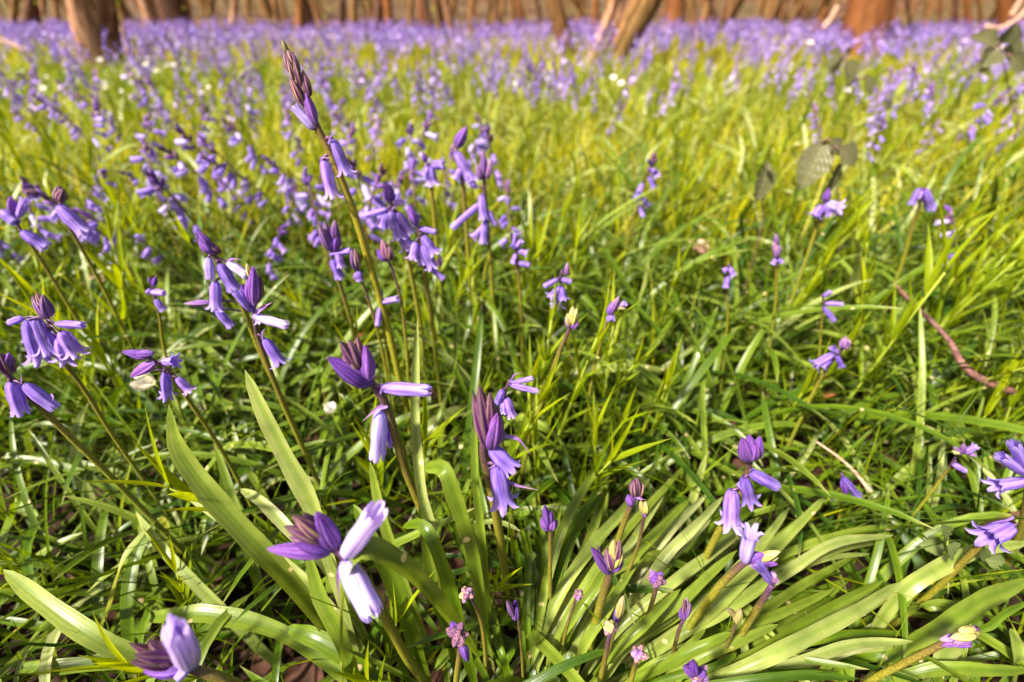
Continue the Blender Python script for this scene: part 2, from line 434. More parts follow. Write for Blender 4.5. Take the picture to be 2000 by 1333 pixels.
# ------------------------------------------------------------------ flowers: unit length along +Z, body width 1
def lerp_tab(tab, t):
    for (a, x), (b, y) in zip(tab, tab[1:]):
        if t <= b:
            u = (t - a) / (b - a) if b > a else 0
            u = u * u * (3 - 2 * u) * 0.5 + u * 0.5
            return x + (y - x) * u
    return tab[-1][1]
def bell_mesh(name, flare, mat, na=5, nt_=15, seed=0):
    """six overlapping tepals forming a tube, tips rolled outwards by flare"""
    rr = random.Random(seed)
    mb = MB()
    for k in range(6):
        a0 = k * math.pi / 3 + rr.uniform(-0.05, 0.05)
        fl = flare * rr.uniform(0.75, 1.25)
        lift = 1.05 if k % 2 else 0.97
        rt = [(0, 0.10), (0.06, 0.27), (0.18, 0.42), (0.4, 0.5), (0.68, 0.46 + 0.02 * fl), (0.84, 0.46 + 0.16 * fl), (0.94, 0.44 + 0.48 * fl), (1.0, 0.40 + 0.80 * fl)]
        zt = [(0, 0), (0.5, 0.52), (0.84, 0.88), (0.94, 0.97 - 0.02 * fl), (1.0, 1.0 - 0.07 * fl)]
        P, T = [], []
        for i in range(nt_):
            t = i / (nt_ - 1)
            r, z = lerp_tab(rt, t) * lift, lerp_tab(zt, t)
            hw = 0.5 * 1.12 * 0.5236 * min(1.0, 0.5 + t * 4) * (1.0 if t < 0.6 else math.sqrt(max(0.0, 1 - ((t - 0.6) / 0.41) ** 2.2)))
            row = []
            for j in range(na):
                u = 2 * j / (na - 1) - 1
                rad = r * (1 + 0.07 * math.cos(u * math.pi) + 0.022 * math.sin(6.5 * t + k * 1.7 + 2.2 * u)) + 0.02
                if t < 0.84:
                    ang = a0 + u * hw / 0.5
                    row.append((rad * math.cos(ang), rad * math.sin(ang), z))
                else:                                    # free tips: flat little tongues
                    ang = a0
                    side = u * hw * 0.95
                    row.append((rad * math.cos(ang) - side * math.sin(ang), rad * math.sin(ang) + side * math.cos(ang), z + 0.03 * u * u))
            P.append(row); T.append(t)
        mb.grid(P, [j / (na - 1) for j in range(na)], T, 0.5)
    me = mesh_np(name, np.array(mb.v), mb.f, np.array(mb.uv), np.array(mb.tone))
    me.materials.append(mat)
    return me
def bud_mesh(name, mat, fat=0.45, open_=0.0, na=5, nt_=12, seed=0):
    """closed bud of six folded tepals with ridges and seams"""
    rr = random.Random(seed)
    mb = MB()
    for k in range(6):
        a0 = k * math.pi / 3
        dz = rr.uniform(-0.03, 0.03)
        P, T = [], []
        for i in range(nt_):
            t = i / (nt_ - 1)
            r = 0.52 * (math.sin(math.pi * min(1, (t * 0.93 + 0.04)) ** 0.74)) ** 0.82
            r = r * (1.05 if k % 2 else 0.96) + open_ * max(0, t - 0.7)
            hw = 0.555 * (1 if t < 0.7 else math.sqrt(max(0, 1 - ((t - 0.7) / 0.31) ** 2)) * 0.7 + 0.3)
            row = []
            for j in range(na):
                u = 2 * j / (na - 1) - 1
                ang = a0 + u * hw
                rad = r * (1.0 + 0.15 * (1 - u * u) - 0.05 * (abs(u) > 0.9)) - 0.03 * abs(u) + 0.012 * math.sin(7 * t + k * 2.1 + 3 * u)
                row.append((rad * math.cos(ang), rad * math.sin(ang), t * (1 + dz)))
            P.append(row); T.append(t)
        mb.grid(P, [j / (na - 1) for j in range(na)], T, 0.5)
    me = mesh_np(name, np.array(mb.v), mb.f, np.array(mb.uv), np.array(mb.tone))
    me.materials.append(mat)
    return me
FM = {}
for key, fl, mat in (('open', 0.78, 'violet'), ('half', 0.32, 'violet'), ('shut', 0.0, 'violet'), ('popen', 0.7, 'pale'), ('phalf', 0.14, 'pale'), ('pshut', 0.0, 'pale')):
    FM[key] = [bell_mesh('flower', fl, M[mat], seed=s) for s in (1, 2, 3)]
    FM['m_' + key] = [bell_mesh('flower', fl, M[mat], 3, 9, seed=s) for s in (1, 2)]
for key, mat in (('deep', 'deep'), ('plum', 'plum'), ('cream', 'cream'), ('yellow', 'yellow'), ('mauve', 'mauve'), ('lilac', 'lilacbud')):
    FM['b_' + key] = [bud_mesh('bud', M[mat], seed=s) for s in (1, 2, 3)]
    FM['mb_' + key] = [bud_mesh('bud', M[mat], na=3, nt_=7, seed=s) for s in (1, 2)]
BELLS = ('open', 'half', 'shut', 'popen', 'phalf', 'pshut')
FLAT = {'o': 'open', 'h': 'half', 's': 'shut', 'po': 'popen', 'ph': 'phalf', 'ps': 'pshut', 'd': 'b_deep', 'p': 'b_plum', 'c': 'b_cream', 'y': 'b_yellow', 'm': 'b_mauve', 'l': 'b_lilac'}

def put_floret(root, key, a, b, w, spin=None):
    """one floret from world point a to world point b, w metres wide, as a part of root"""
    me = rng.choice(FM[key])
    o = bpy.data.objects.new('bud' if 'b_' in key else 'flower', me)
    COL.objects.link(o)
    o.parent = root
    d = b - a
    q = Vector((0, 0, 1)).rotation_difference(d.normalized())
    q = q @ Quaternion((0, 0, 1), rng.uniform(0, 6.28) if spin is None else spin)
    o.rotation_mode = 'QUATERNION'
    o.rotation_quaternion = q
    o.location = a - root.location
    o.scale = (w, w, d.length)
    return o

def hero(label, D, stem, sw, florets=(), bracts=(), knobs=(), tone=0.2, group='bluebells in bloom close to the lens', droop=True):
    """one bluebell: stem polyline (top first, photo pixels), florets (kind, base px, tip px, width px), all standing in an upright plane"""
    top = at_depth(stem[0][0], stem[0][1], D)
    Y = top.y
    pts = [at_y(p[0], p[1], Y) for p in stem]
    good = [pts[0]]
    for a, b in zip(pts, pts[1:]):
        if b.z < 0.0:
            f = a.z / max(1e-6, a.z - b.z)
            good.append(a.lerp(b, f)); break
        good.append(b)
    if good[-1].z > 1e-4:
        d = (good[-1] - good[-2]); d = d * (1 / max(1e-6, -d.z)) if d.z < 0 else Vector((0, 0, -1))
        d.x = max(-0.35, min(0.35, d.x))
        good.append(good[-1] + Vector((d.x * 0.7, 0.0, -1)) * good[-1].z)
    base = good[-1].copy()
    root = empty('bluebell', base)
    tag(root, label, 'bluebell', group)
    px = D / FPX
    line = spline([g - base for g in reversed(good)], 26)
    r = sw * px * 0.5
    mb = MB()
    n = len(line)
    rad = [r * (1.18 - 0.4 * (i / (n - 1)) ** 2) for i in range(n)]
    mb.tube(line, rad, 10, tone, 0.0, 1.0)
    def stem_near(p):
        return min(line[4:], key=lambda q: (q - p).length)
    for fl in florets:
        k, a, b, w = fl[:4]
        tilt = fl[4] if len(fl) > 4 else rng.uniform(-0.25, 0.05)
        A = at_y(a[0], a[1], Y - rng.uniform(0.0, 0.003))
        B0 = at_y(b[0], b[1], Y)
        L = (B0 - A).length
        B = at_y(b[0], b[1], A.y + tilt * L)
        put_floret(root, FLAT[k], A, B, 0.92 * w * px)
        # pedicel arching from the stem to the floret
        S = stem_near(A - base)
        if (S - (A - base)).length > 0.0008:
            mid = (S + (A - base)) / 2 + Vector((0, -0.001, 0.0022))
            dirv = (B - A).normalized()
            mb.tube(spline([S, mid, A - base + dirv * 0.0006], 7), [r * 0.42] * 7, 6, tone, 0.97, 1.0)
    mb.build('stem', M['stem'], root)
    for br in bracts:
        p = [at_y(q[0], q[1], Y - 0.002 - 0.002 * i) - base for i, q in enumerate(br[0])]
        line_b = spline(p, 12)
        w = br[1] * px
        b2 = MB()
        b2.ribbon(line_b, [w * (0.55 + 0.45 * math.sin(math.pi * min(1, i / 11 + 0.25))) * (1 - (i / 11) ** 2.5) + 1e-5 for i in range(12)], lambda q, t: (0, -0.8, 0.6), 0.25, 0.5, 3)
        b2.build('bract', M['bract'], root)
    for kn in knobs:
        (kx, ky), kr, kinds, cnt = kn
        c = at_y(kx, ky, Y - 0.001)
        rw = kr * px
        S = stem_near(c - base)
        for i in range(cnt):
            f = (i + 0.5) / cnt
            an = i * 2.399 + rng.uniform(-0.3, 0.3)
            zz = 1 - 1.5 * f
            rx = math.sqrt(max(0, 1 - zz * zz))
            dv = Vector((rx * math.cos(an), rx * math.sin(an), zz))
            dv = (dv + Vector((0, -0.15, 0.25))).normalized()
            a = c + dv * rw * 0.18
            b = c + dv * rw * rng.uniform(0.85, 1.12)
            put_floret(root, FLAT[rng.choice(kinds)], a, b, rw * rng.uniform(0.55, 0.75))
        m2 = MB(); m2.tube(spline([S, c - base], 4), [r * 0.7] * 4, 6, tone, 0.95, 1)
        m2.build('stalk', M['stem'], root)
    return root

# ------------------------------------------------------------------ ground
def ground_z(x, y):
    z = 0.006 * np.sin(x * 9.0 + y * 4.0) + 0.005 * np.sin(y * 13.0 - x * 6.0)
    far = np.clip(y - 9.5, 0, None)
    return np.where(y < 0.6, z * 0.4 - 0.004, z) + far * 0.055 + np.where(far > 0, 0.12 * np.sin(x * 0.5) * np.clip(far / 10, 0, 1), 0)
def build_ground():
    ys = np.concatenate([np.linspace(-6, -0.6, 10), np.linspace(-0.5, 2.5, 120), np.linspace(2.6, 15, 90), np.linspace(15.5, 75, 60)])
    us = np.linspace(-1, 1, 140)
    us = np.sign(us) * np.abs(us) ** 1.6
    X = np.zeros((len(ys), len(us))); Yg = np.zeros_like(X)
    for i, y in enumerate(ys):
        X[i] = us * (6 + max(0, y) * 2.2); Yg[i] = y
    Z = ground_z(X, Yg)
    V = np.stack([X, Yg, Z], -1).reshape(-1, 3)
    a, b = len(ys), len(us)
    i, j = np.meshgrid(np.arange(a - 1), np.arange(b - 1), indexing='ij')
    k = (i * b + j).ravel()
    F = np.stack([k, k + 1, k + 1 + b, k + b], 1)
    uv = V[:, :2]
    me = mesh_np('ground', V, F, uv, np.full(len(V), 0.5))
    o = link('ground', me, M['soil'])
    me.materials.append(M['slope'])
    mi = (V[F[:, 0], 1] > 8.2).astype(np.int32)
    me.polygons.foreach_set('material_index', mi)
    tag(o, kind='structure')
build_ground()

# ------------------------------------------------------------------ bluebells placed one by one
HG = 'bluebells in bloom close to the lens'
BG = 'bluebells in bud over the strap leaf clump'
MG = 'bluebells in the grass just beyond the close ones'
hero('bluebell nodding at the bottom edge with one pale upright bell and maroon buds', 0.215,
     [(352, 1293), (385, 1310), (455, 1335), (560, 1400)], 20,
     [('l', (376, 1302), (332, 1201), 40, -0.12), ('ps', (372, 1303), (340, 1228), 36, -0.3), ('d', (364, 1304), (281, 1313), 30), ('p', (337, 1292), (254, 1258), 24), ('p', (337, 1284), (263, 1280), 24),
      ('c', (330, 1281), (292, 1253), 22), ('p', (340, 1280), (308, 1254), 22), ('p', (338, 1300), (256, 1292), 22), ('p', (342, 1296), (300, 1275), 22), ('ph', (366, 1306), (350, 1322), 20)],
     [([(378, 1275), (350, 1240), (318, 1222)], 8)], group=HG)
hero('bluebell drooping beside the broad arching leaf, with two pale lilac bells and plum buds', 0.215,
     [(640, 1064), (672, 1086), (708, 1126), (755, 1210), (795, 1285), (840, 1345)], 21,
     [('ps', (671, 1095), (729, 1202), 46, -0.38), ('ph', (674, 1086), (736, 998), 40, -0.1), ('d', (645, 1079), (525, 1073), 31), ('d', (655, 1068), (618, 1001), 36),
      ('p', (630, 1058), (556, 1028), 25), ('c', (630, 1050), (574, 1008), 25), ('p', (633, 1048), (592, 1002), 24), ('p', (628, 1062), (566, 1049), 24), ('d', (645, 1076), (577, 1064), 26), ('c', (640, 1058), (602, 1030), 26)],
     [([(672, 1092), (660, 1128), (665, 1195)], 9), ([(692, 1080), (697, 1050), (690, 1020)], 5)], group=HG)
hero('bluebell with a dark stem, one bell pointing sideways and one hanging down', 0.235,
     [(722, 744), (740, 768), (757, 800), (790, 912), (818, 982), (846, 1063), (862, 1171), (872, 1260)], 19,
     [('d', (721, 751), (643, 700), 36), ('d', (721, 742), (714, 676), 28), ('p', (702, 723), (664, 667), 24), ('p', (703, 718), (681, 664), 22), ('p', (706, 722), (697, 659), 24), ('p', (704, 728), (669, 688), 26),
      ('s', (744, 757), (838, 763), 27), ('ph', (744, 800), (737, 893), 37, -0.1), ('h', (755, 805), (763, 864), 26, 0.3)],
     [([(756, 792), (735, 800), (707, 824)], 11), ([(742, 770), (745, 758), (744, 738)], 5)], group=HG)
hero('bluebell standing in the middle with tall plum buds over one wide open curled bell', 0.245,
     [(950, 850), (944, 884), (958, 947), (975, 1042), (996, 1182), (1010, 1345)], 19,
     [('p', (950, 868), (923, 767), 26), ('p', (955, 862), (936, 755), 27), ('p', (960, 858), (957, 768), 24), ('d', (960, 874), (972, 810), 34, -0.3), ('p', (976, 855), (964, 787), 24), ('p', (965, 862), (945, 785), 26),
      ('h', (958, 874), (1003, 918), 34), ('o', (970, 908), (984, 985), 40, -0.15), ('m', (977, 985), (982, 1002), 16)],
     [([(980, 852), (1012, 858), (1037, 890)], 8), ([(959, 918), (1000, 945), (1054, 958)], 10), ([(966, 888), (968, 905), (951, 918)], 5), ([(948, 868), (940, 830), (928, 806)], 8)], group=HG)
hero('bluebell half hidden behind the tall plum buds with two bells pointing sideways', 0.29,
     [(996, 742), (986, 770), (978, 820), (985, 900), (1000, 1000)], 7,
     [('s', (993, 751), (1040, 739), 11), ('s', (996, 752), (1050, 765), 13), ('s', (983, 762), (971, 788), 17), ('h', (988, 777), (1000, 813), 20), ('h', (984, 786), (985, 806), 16)],
     [([(996, 748), (1004, 732), (1020, 729)], 4)], group=HG)
hero('tallest bluebell with a closed spire of striped buds, its stem leaning over the whole meadow', 0.295,
     [(567, 112), (590, 175), (617, 244), (645, 300), (679, 383), (698, 435), (720, 510), (735, 560), (758, 640), (780, 740), (797, 810), (812, 900)], 17,
     [('y', (562, 106), (551, 76), 9), ('c', (577, 130), (560, 94), 14), ('c', (567, 142), (554, 100), 11), ('c', (570, 120), (558, 88), 10), ('c', (588, 172), (575, 120), 17), ('c', (592, 205), (568, 152), 17), ('p', (606, 188), (591, 136), 15), ('c', (598, 190), (580, 142), 16), ('c', (578, 158), (562, 116), 13), ('p', (584, 150), (572, 104), 13), ('p', (604, 218), (578, 172), 14),
      ('d', (617, 243), (593, 173), 21), ('ps', (614, 254), (574, 208), 19), ('o', (650, 271), (677, 341), 25), ('o', (632, 311), (651, 388), 27, -0.1)],
     [([(641, 282), (646, 266), (657, 248)], 5), ([(628, 325), (628, 309), (649, 310)], 6)], tone=0.95, group=HG)
hero('bluebell with an upright tuft of dark buds and a bell hanging clear below it', 0.31,
     [(495, 600), (500, 640), (507, 668), (542, 762), (588, 867), (640, 985)], 11,
     [('d', (495, 605), (471, 556), 24), ('d', (497, 596), (495, 522), 21), ('p', (500, 592), (509, 541), 19), ('y', (492, 545), (482, 515), 11), ('s', (493, 608), (459, 570), 17), ('d', (490, 590), (484, 545), 16),
      ('ps', (500, 619), (560, 637), 19), ('o', (516, 661), (549, 713), 22), ('po', (497, 612), (510, 628), 16)],
     [([(498, 613), (515, 600), (533, 590)], 9), ([(512, 664), (512, 650), (519, 641)], 5)], group=HG)
hero('bluebell behind the dark bud tuft, with pale closed bells and one open bell', 0.335,
     [(400, 478), (416, 496), (440, 535), (474, 600), (510, 690), (560, 800)], 11,
     [('d', (416, 496), (388, 467), 19), ('d', (412, 484), (387, 452), 16), ('p', (430, 495), (397, 470), 18), ('ps', (408, 503), (411, 545), 18), ('h', (428, 515), (459, 567), 26), ('ph', (444, 512), (482, 539), 19),
      ('o', (421, 549), (423, 605), 22), ('m', (411, 592), (359, 594), 13), ('h', (423, 606), (452, 638), 18)],
     [([(444, 514), (452, 506), (474, 508)], 5)], group=HG)
hero('bluebell with a full bunch of open violet bells under pinkish buds', 0.30,
     [(80, 598), (98, 636), (115, 692), (168, 766), (220, 850), (300, 965)], 8,
     [('m', (93, 622), (63, 579), 18), ('m', (97, 618), (84, 576), 19), ('c', (88, 600), (71, 572), 12), ('m', (90, 615), (74, 578), 17), ('s', (108, 633), (163, 635), 16),
      ('o', (68, 622), (100, 690), 30), ('o', (54, 626), (80, 706), 30), ('o', (86, 640), (116, 688), 28), ('o', (119, 648), (150, 692), 28), ('o', (118, 660), (131, 704), 28), ('s', (45, 621), (19, 631), 14), ('h', (62, 622), (62, 668), 24)],
     [([(104, 632), (103, 622), (106, 612)], 4)], group=HG)
hero('bluebell nodding over a white bud with two slender closed bells', 0.31,
     [(292, 700), (312, 712), (336, 731), (367, 780), (434, 881), (490, 985)], 8,
     [('d', (294, 697), (238, 687), 18), ('d', (304, 707), (255, 737), 20), ('o', (318, 708), (345, 705), 18), ('o', (322, 728), (327, 776), 19), ('o', (345, 738), (372, 765), 17), ('d', (300, 690), (260, 692), 14)],
     [([(325, 728), (312, 722), (300, 725)], 4), ([(345, 708), (338, 714), (330, 716)], 4)], group=HG)
hero('bluebell with a purple stem and two long smooth closed bells hanging apart', 0.26,
     [(-6, 712), (28, 745), (80, 797), (140, 857), (230, 945)], 11,
     [('h', (21, 746), (42, 808), 28), ('s', (47, 750), (109, 798), 25), ('p', (21, 728), (-2, 690), 24), ('d', (14, 722), (18, 690), 18)],
     [([(42, 748), (42, 738), (38, 726)], 5), ([(100, 770), (104, 776), (103, 784)], 4)], group=HG)
hero('bluebell whose single drooping bell hangs under one round dark bud', 0.40,
     [(118, 395), (122, 420), (150, 470), (200, 560), (260, 680)], 6,
     [('h', (112, 402), (169, 457), 27), ('p', (119, 392), (115, 363), 22), ('p', (117, 394), (124, 368), 16)], group=MG)
hero('bluebell leaning with bells at three heights above tall yellow grass', 0.42,
     [(30, 425), (42, 452), (75, 500), (130, 590), (190, 690)], 6,
     [('s', (2, 412), (32, 436), 21), ('h', (42, 452), (91, 484), 24), ('d', (30, 420), (20, 385), 16), ('h', (36, 424), (49, 391), 15)], group=MG)
hero('bluebell with a shaggy mauve bud tuft and a pale bell pointing sideways', 0.38,
     [(640, 470), (650, 510), (668, 570), (688, 640), (700, 720)], 8,
     [('m', (644, 489), (622, 437), 16), ('m', (647, 487), (634, 432), 16), ('m', (655, 470), (654, 430), 15), ('s', (644, 497), (685, 490), 14), ('h', (649, 507), (664, 543), 20), ('h', (660, 492), (667, 522), 16), ('d', (650, 490), (640, 450), 16), ('d', (655, 492), (662, 450), 14)], group=MG)
hero('bluebell carrying only one fat round purple bud on a thin brown stem', 0.38,
     [(758, 508), (771, 542), (785, 598), (795, 692), (800, 790)], 6,
     [('d', (757, 510), (736, 488), 18), ('p', (758, 508), (748, 469), 20), ('p', (760, 508), (761, 482), 17), ('y', (750, 490), (746, 468), 9)], group=MG)
hero('bluebell with faded brownish pink buds beside the fat round bud', 0.38,
     [(696, 520), (708, 552), (730, 620), (751, 706), (765, 800)], 6,
     [('m', (696, 527), (687, 489), 15), ('c', (700, 522), (693, 486), 13), ('m', (702, 538), (690, 545), 14), ('h', (700, 530), (703, 548), 14)], group=MG)
hero('bluebell with a dense double fan of violet bells against the tall leaning stem', 0.38,
     [(761, 392), (767, 409), (783, 450), (797, 505), (822, 640), (830, 730)], 9,
     [('d', (761, 394), (759, 361), 23), ('s', (758, 409), (709, 423), 14), ('h', (763, 413), (768, 447), 20), ('h', (776, 415), (804, 458), 18), ('o', (776, 443), (800, 485), 24), ('o', (770, 430), (780, 470), 20), ('h', (756, 414), (748, 446), 17)],
     [([(764, 412), (772, 402), (788, 404)], 4)], group=MG)
hero('bluebell with a crowd of open bells and one bell pointing out sideways like a finger', 0.38,
     [(814, 440), (820, 458), (829, 529), (845, 640), (855, 730)], 9,
     [('d', (814, 440), (798, 400), 18), ('s', (818, 446), (851, 454), 13), ('o', (825, 461), (849, 497), 20), ('o', (812, 473), (806, 508), 17), ('o', (826, 478), (845, 524), 20), ('h', (818, 480), (826, 516), 18), ('m', (858, 520), (860, 500), 12), ('h', (830, 515), (866, 545), 12)], group=MG)
hero('bluebell with one large purple bud standing above two open bells', 0.50,
     [(890, 290), (898, 330), (906, 380), (915, 500), (922, 600)], 9,
     [('d', (891, 288), (911, 249), 20), ('d', (893, 284), (900, 256), 16), ('h', (890, 296), (920, 352), 22), ('o', (905, 325), (890, 352), 16), ('o', (908, 335), (926, 358), 18)], group=MG)
hero('bluebell with mauve buds on top and bells spreading to both sides', 0.46,
     [(944, 330), (948, 395), (953, 450), (960, 540), (966, 650)], 8,
     [('m', (946, 345), (944, 290), 14), ('m', (952, 350), (958, 310), 14), ('m', (940, 352), (930, 318), 12), ('s', (942, 395), (883, 445), 14), ('h', (940, 380), (945, 430), 18), ('h', (930, 368), (918, 352), 12), ('h', (948, 430), (944, 475), 18), ('o', (950, 440), (922, 466), 14), ('s', (952, 410), (968, 440), 12)], group=MG)
hero('bluebell carrying a tight knot of open bells low on a yellow stem', 0.52,
     [(836, 320), (840, 345), (846, 400), (855, 500)], 8,
     [('o', (838, 326), (846, 360), 22), ('o', (842, 324), (868, 322), 18), ('o', (838, 326), (829, 345), 18), ('d', (832, 318), (826, 298), 11)], group=MG)
hero('bluebell beside the strap leaf clump with one perfect downward bell and curled tips', 0.27,
     [(1462, 893), (1463, 904), (1450, 954), (1398, 1049), (1352, 1140), (1300, 1217)], 14,
     [('d', (1460, 900), (1449, 856), 25), ('d', (1467, 898), (1464, 849), 23), ('d', (1474, 897), (1484, 854), 21), ('d', (1466, 898), (1476, 868), 22), ('s', (1463, 922), (1516, 950), 26), ('o', (1429, 957), (1427, 1026), 34, -0.1), ('o', (1453, 932), (1465, 980), 26)],
     [([(1440, 944), (1452, 958), (1468, 990)], 10), ([(1463, 918), (1472, 912), (1470, 904)], 4), ([(1484, 893), (1488, 890), (1490, 896)], 4)], group=HG)
hero('bluebell with one bell turned upward beside fading yellow florets', 0.26,
     [(1466, 1094), (1448, 1104), (1425, 1125), (1398, 1154), (1350, 1220)], 14,
     [('po', (1454, 1098), (1467, 1036), 25, 0.1), ('y', (1478, 1094), (1522, 1078), 16), ('y', (1480, 1098), (1520, 1090), 14), ('d', (1468, 1098), (1518, 1102), 15), ('d', (1464, 1094), (1492, 1082), 20), ('m', (1470, 1100), (1500, 1112), 18)],
     [([(1466, 1102), (1485, 1115), (1500, 1132)], 9)], group=HG)
hero('bluebell with a spent purple head of knobs below the yellow fading florets', 0.25,
     [(1508, 1142), (1490, 1172), (1468, 1206), (1405, 1311), (1370, 1370)], 13,
     [('h', (1508, 1140), (1484, 1106), 17)], [], [((1504, 1128), 17, 'dmp', 7)], group=BG)
hero('bluebell at the frame edge holding two long bells that point outward', 0.30,
     [(2012, 900), (2010, 935), (2003, 990), (1985, 1060), (1940, 1150)], 12,
     [('s', (2004, 927), (1953, 891), 22), ('s', (2008, 925), (1979, 866), 22), ('o', (2012, 938), (1937, 951), 24)], group=HG)
hero('bluebell with one deep violet bell lying along its slanting green stem', 0.29,
     [(1978, 1026), (1950, 1042), (1916, 1063), (1825, 1154), (1741, 1224), (1690, 1280)], 12,
     [('o', (1976, 1026), (1922, 1054), 36, -0.35)], [([(1980, 1010), (1965, 1016), (1935, 1022)], 6)], group=HG)
hero('bluebell slanting low across strap leaves with cream and purple buds', 0.25,
     [(1908, 1226), (1882, 1240), (1839, 1259), (1769, 1294), (1702, 1329), (1650, 1370)], 13,
     [('y', (1900, 1232), (1872, 1232), 15), ('y', (1905, 1240), (1856, 1246), 18), ('y', (1908, 1230), (1880, 1228), 13), ('m', (1880, 1244), (1836, 1250), 16), ('d', (1876, 1252), (1838, 1262), 13), ('d', (1898, 1258), (1866, 1263), 11), ('y', (1910, 1240), (1900, 1226), 10), ('m', (1896, 1250), (1862, 1256), 14)], group=BG)
hero('bluebell bud head cut off by the bottom edge, violet with cream folds', 0.24,
     [(1360, 1320), (1356, 1345), (1350, 1380)], 12,
     [('d', (1354, 1318), (1336, 1300), 18), ('d', (1350, 1316), (1356, 1292), 22)], [], [((1362, 1318), 24, 'pdcm', 9)], group=BG)
hero('bluebell in bud with a plump cream head and one purple tepal standing off', 0.26,
     [(1194, 1110), (1192, 1119), (1175, 1171), (1157, 1245), (1140, 1335), (1130, 1380)], 16,
     [('c', (1194, 1108), (1185, 1072), 19), ('y', (1196, 1102), (1199, 1054), 19), ('c', (1199, 1104), (1211, 1056), 20), ('y', (1198, 1106), (1215, 1078), 18), ('d', (1190, 1120), (1155, 1069), 20), ('d', (1196, 1114), (1216, 1094), 18), ('c', (1193, 1112), (1197, 1080), 20), ('m', (1188, 1114), (1182, 1086), 12)],
     [([(1166, 1090), (1170, 1072), (1158, 1060)], 4)], group=BG)
hero('bluebell in bud with a cream striped egg shaped head among upright leaves', 0.28,
     [(1242, 968), (1233, 988), (1224, 1007), (1206, 1059), (1192, 1120)], 11,
     [('c', (1241, 969), (1233, 941), 16), ('c', (1243, 968), (1245, 934), 17), ('c', (1246, 968), (1256, 946), 15), ('d', (1233, 986), (1227, 967), 17), ('c', (1241, 966), (1238, 938), 15), ('m', (1244, 976), (1250, 958), 14)],
     [([(1240, 968), (1250, 974), (1262, 977)], 5)], group=BG)
hero('bluebell in bud with a small yellowish head just below the egg shaped one', 0.28,
     [(1259, 1005), (1257, 1014), (1245, 1070), (1220, 1133), (1205, 1180)], 7,
     [('y', (1259, 1003), (1251, 978), 13), ('y', (1260, 1003), (1261, 980), 13), ('m', (1259, 1008), (1260, 995), 12)], group=BG)
hero('bluebell in bud with violet spear shaped buds spreading from a thin upright stem', 0.27,
     [(1073, 1030), (1075, 1042), (1074, 1150), (1073, 1283), (1072, 1340)], 9,
     [('d', (1072, 1028), (1064, 987), 16), ('d', (1074, 1026), (1076, 1000), 15), ('d', (1070, 1030), (1056, 1014), 15), ('d', (1076, 1030), (1090, 1018), 14), ('d', (1073, 1034), (1056, 1024), 13), ('d', (1076, 1034), (1082, 1014), 15), ('c', (1072, 1022), (1068, 1004), 8)], group=BG)
hero('bluebell in bud with a purple knobbly round head over pale diagonal leaves', 0.27,
     [(1283, 1138), (1280, 1154), (1262, 1217), (1241, 1280), (1225, 1340)], 9, [], [], [((1283, 1133), 19, 'dmpd', 10)], group=BG)
hero('bluebell in bud on a bent stem with a cream and mauve knob beside bare soil', 0.26,
     [(914, 1163), (926, 1178), (944, 1234), (951, 1335)], 9, [], [], [((911, 1161), 17, 'cmpy', 9)], group=BG)
hero('bluebell in bud with dark crumpled knobs and one violet tip hanging down', 0.25,
     [(898, 1258), (898, 1276), (891, 1335)], 12, [('d', (904, 1262), (914, 1293), 17)], [], [((894, 1240), 23, 'pdpc', 11)], group=BG)
hero('bluebell in bud with a slim cream bud above a purple one', 0.26,
     [(1206, 1212), (1202, 1230), (1185, 1290), (1178, 1340)], 6, [('y', (1206, 1206), (1218, 1164), 15), ('d', (1205, 1214), (1205, 1186), 14), ('y', (1208, 1204), (1210, 1175), 11)], group=BG)
hero('bluebell in bud with a small round cream and brown knob on a stout stem', 0.25,
     [(1191, 1236), (1184, 1275), (1171, 1335)], 10, [], [], [((1190, 1226), 15, 'cyp', 8)], group=BG)
hero('bluebell in bud, small mauve and cream knob closest to the bottom edge leaves', 0.24,
     [(1246, 1288), (1241, 1297), (1231, 1335)], 9, [], [], [((1247, 1278), 17, 'cmd', 9)], group=BG)
hero('bluebell in bud, narrow pinkish tuft against a long pale diagonal leaf', 0.26,
     [(1338, 1205), (1325, 1235), (1312, 1290), (1305, 1340)], 8, [('m', (1336, 1204), (1342, 1168), 13), ('m', (1338, 1206), (1348, 1178), 12), ('d', (1335, 1210), (1331, 1188), 14), ('c', (1337, 1200), (1336, 1172), 10)], group=BG)
hero('bluebell in bud, tiny yellow head with one white bud pointing off it', 0.26,
     [(1441, 1212), (1436, 1224), (1415, 1270), (1395, 1320)], 6, [('y', (1441, 1212), (1447, 1190), 13), ('y', (1440, 1216), (1436, 1200), 13), ('y', (1438, 1206), (1420, 1187), 10)], group=BG)
hero('bluebell in bud peeping out on both sides of a thick yellow green stem', 0.262,
     [(1005, 1198), (1013, 1217), (1020, 1290), (1022, 1340)], 6, [('d', (1006, 1204), (1008, 1172), 14), ('m', (1004, 1204), (990, 1174), 13), ('d', (1006, 1210), (1010, 1186), 14), ('y', (1003, 1204), (998, 1180), 10)], group=BG)
hero('bluebell in bud, smallest mauve knob on a thin stem between upright leaves', 0.27,
     [(1130, 1166), (1122, 1178), (1101, 1252), (1095, 1320)], 6, [], [], [((1130, 1163), 12, 'mcp', 8)], group=BG)
hero('bluebell in the fine grass with an open bell pair under a bent back stem', 0.42,
     [(1098, 528), (1094, 548), (1104, 580), (1110, 640), (1112, 720)], 5,
     [('s', (1091, 545), (1063, 560), 12), ('s', (1096, 546), (1116, 551), 11), ('o', (1094, 560), (1076, 582), 16), ('o', (1095, 562), (1088, 599), 18), ('m', (1107, 538), (1108, 513), 10), ('o', (1096, 560), (1100, 586), 15)], group=MG)
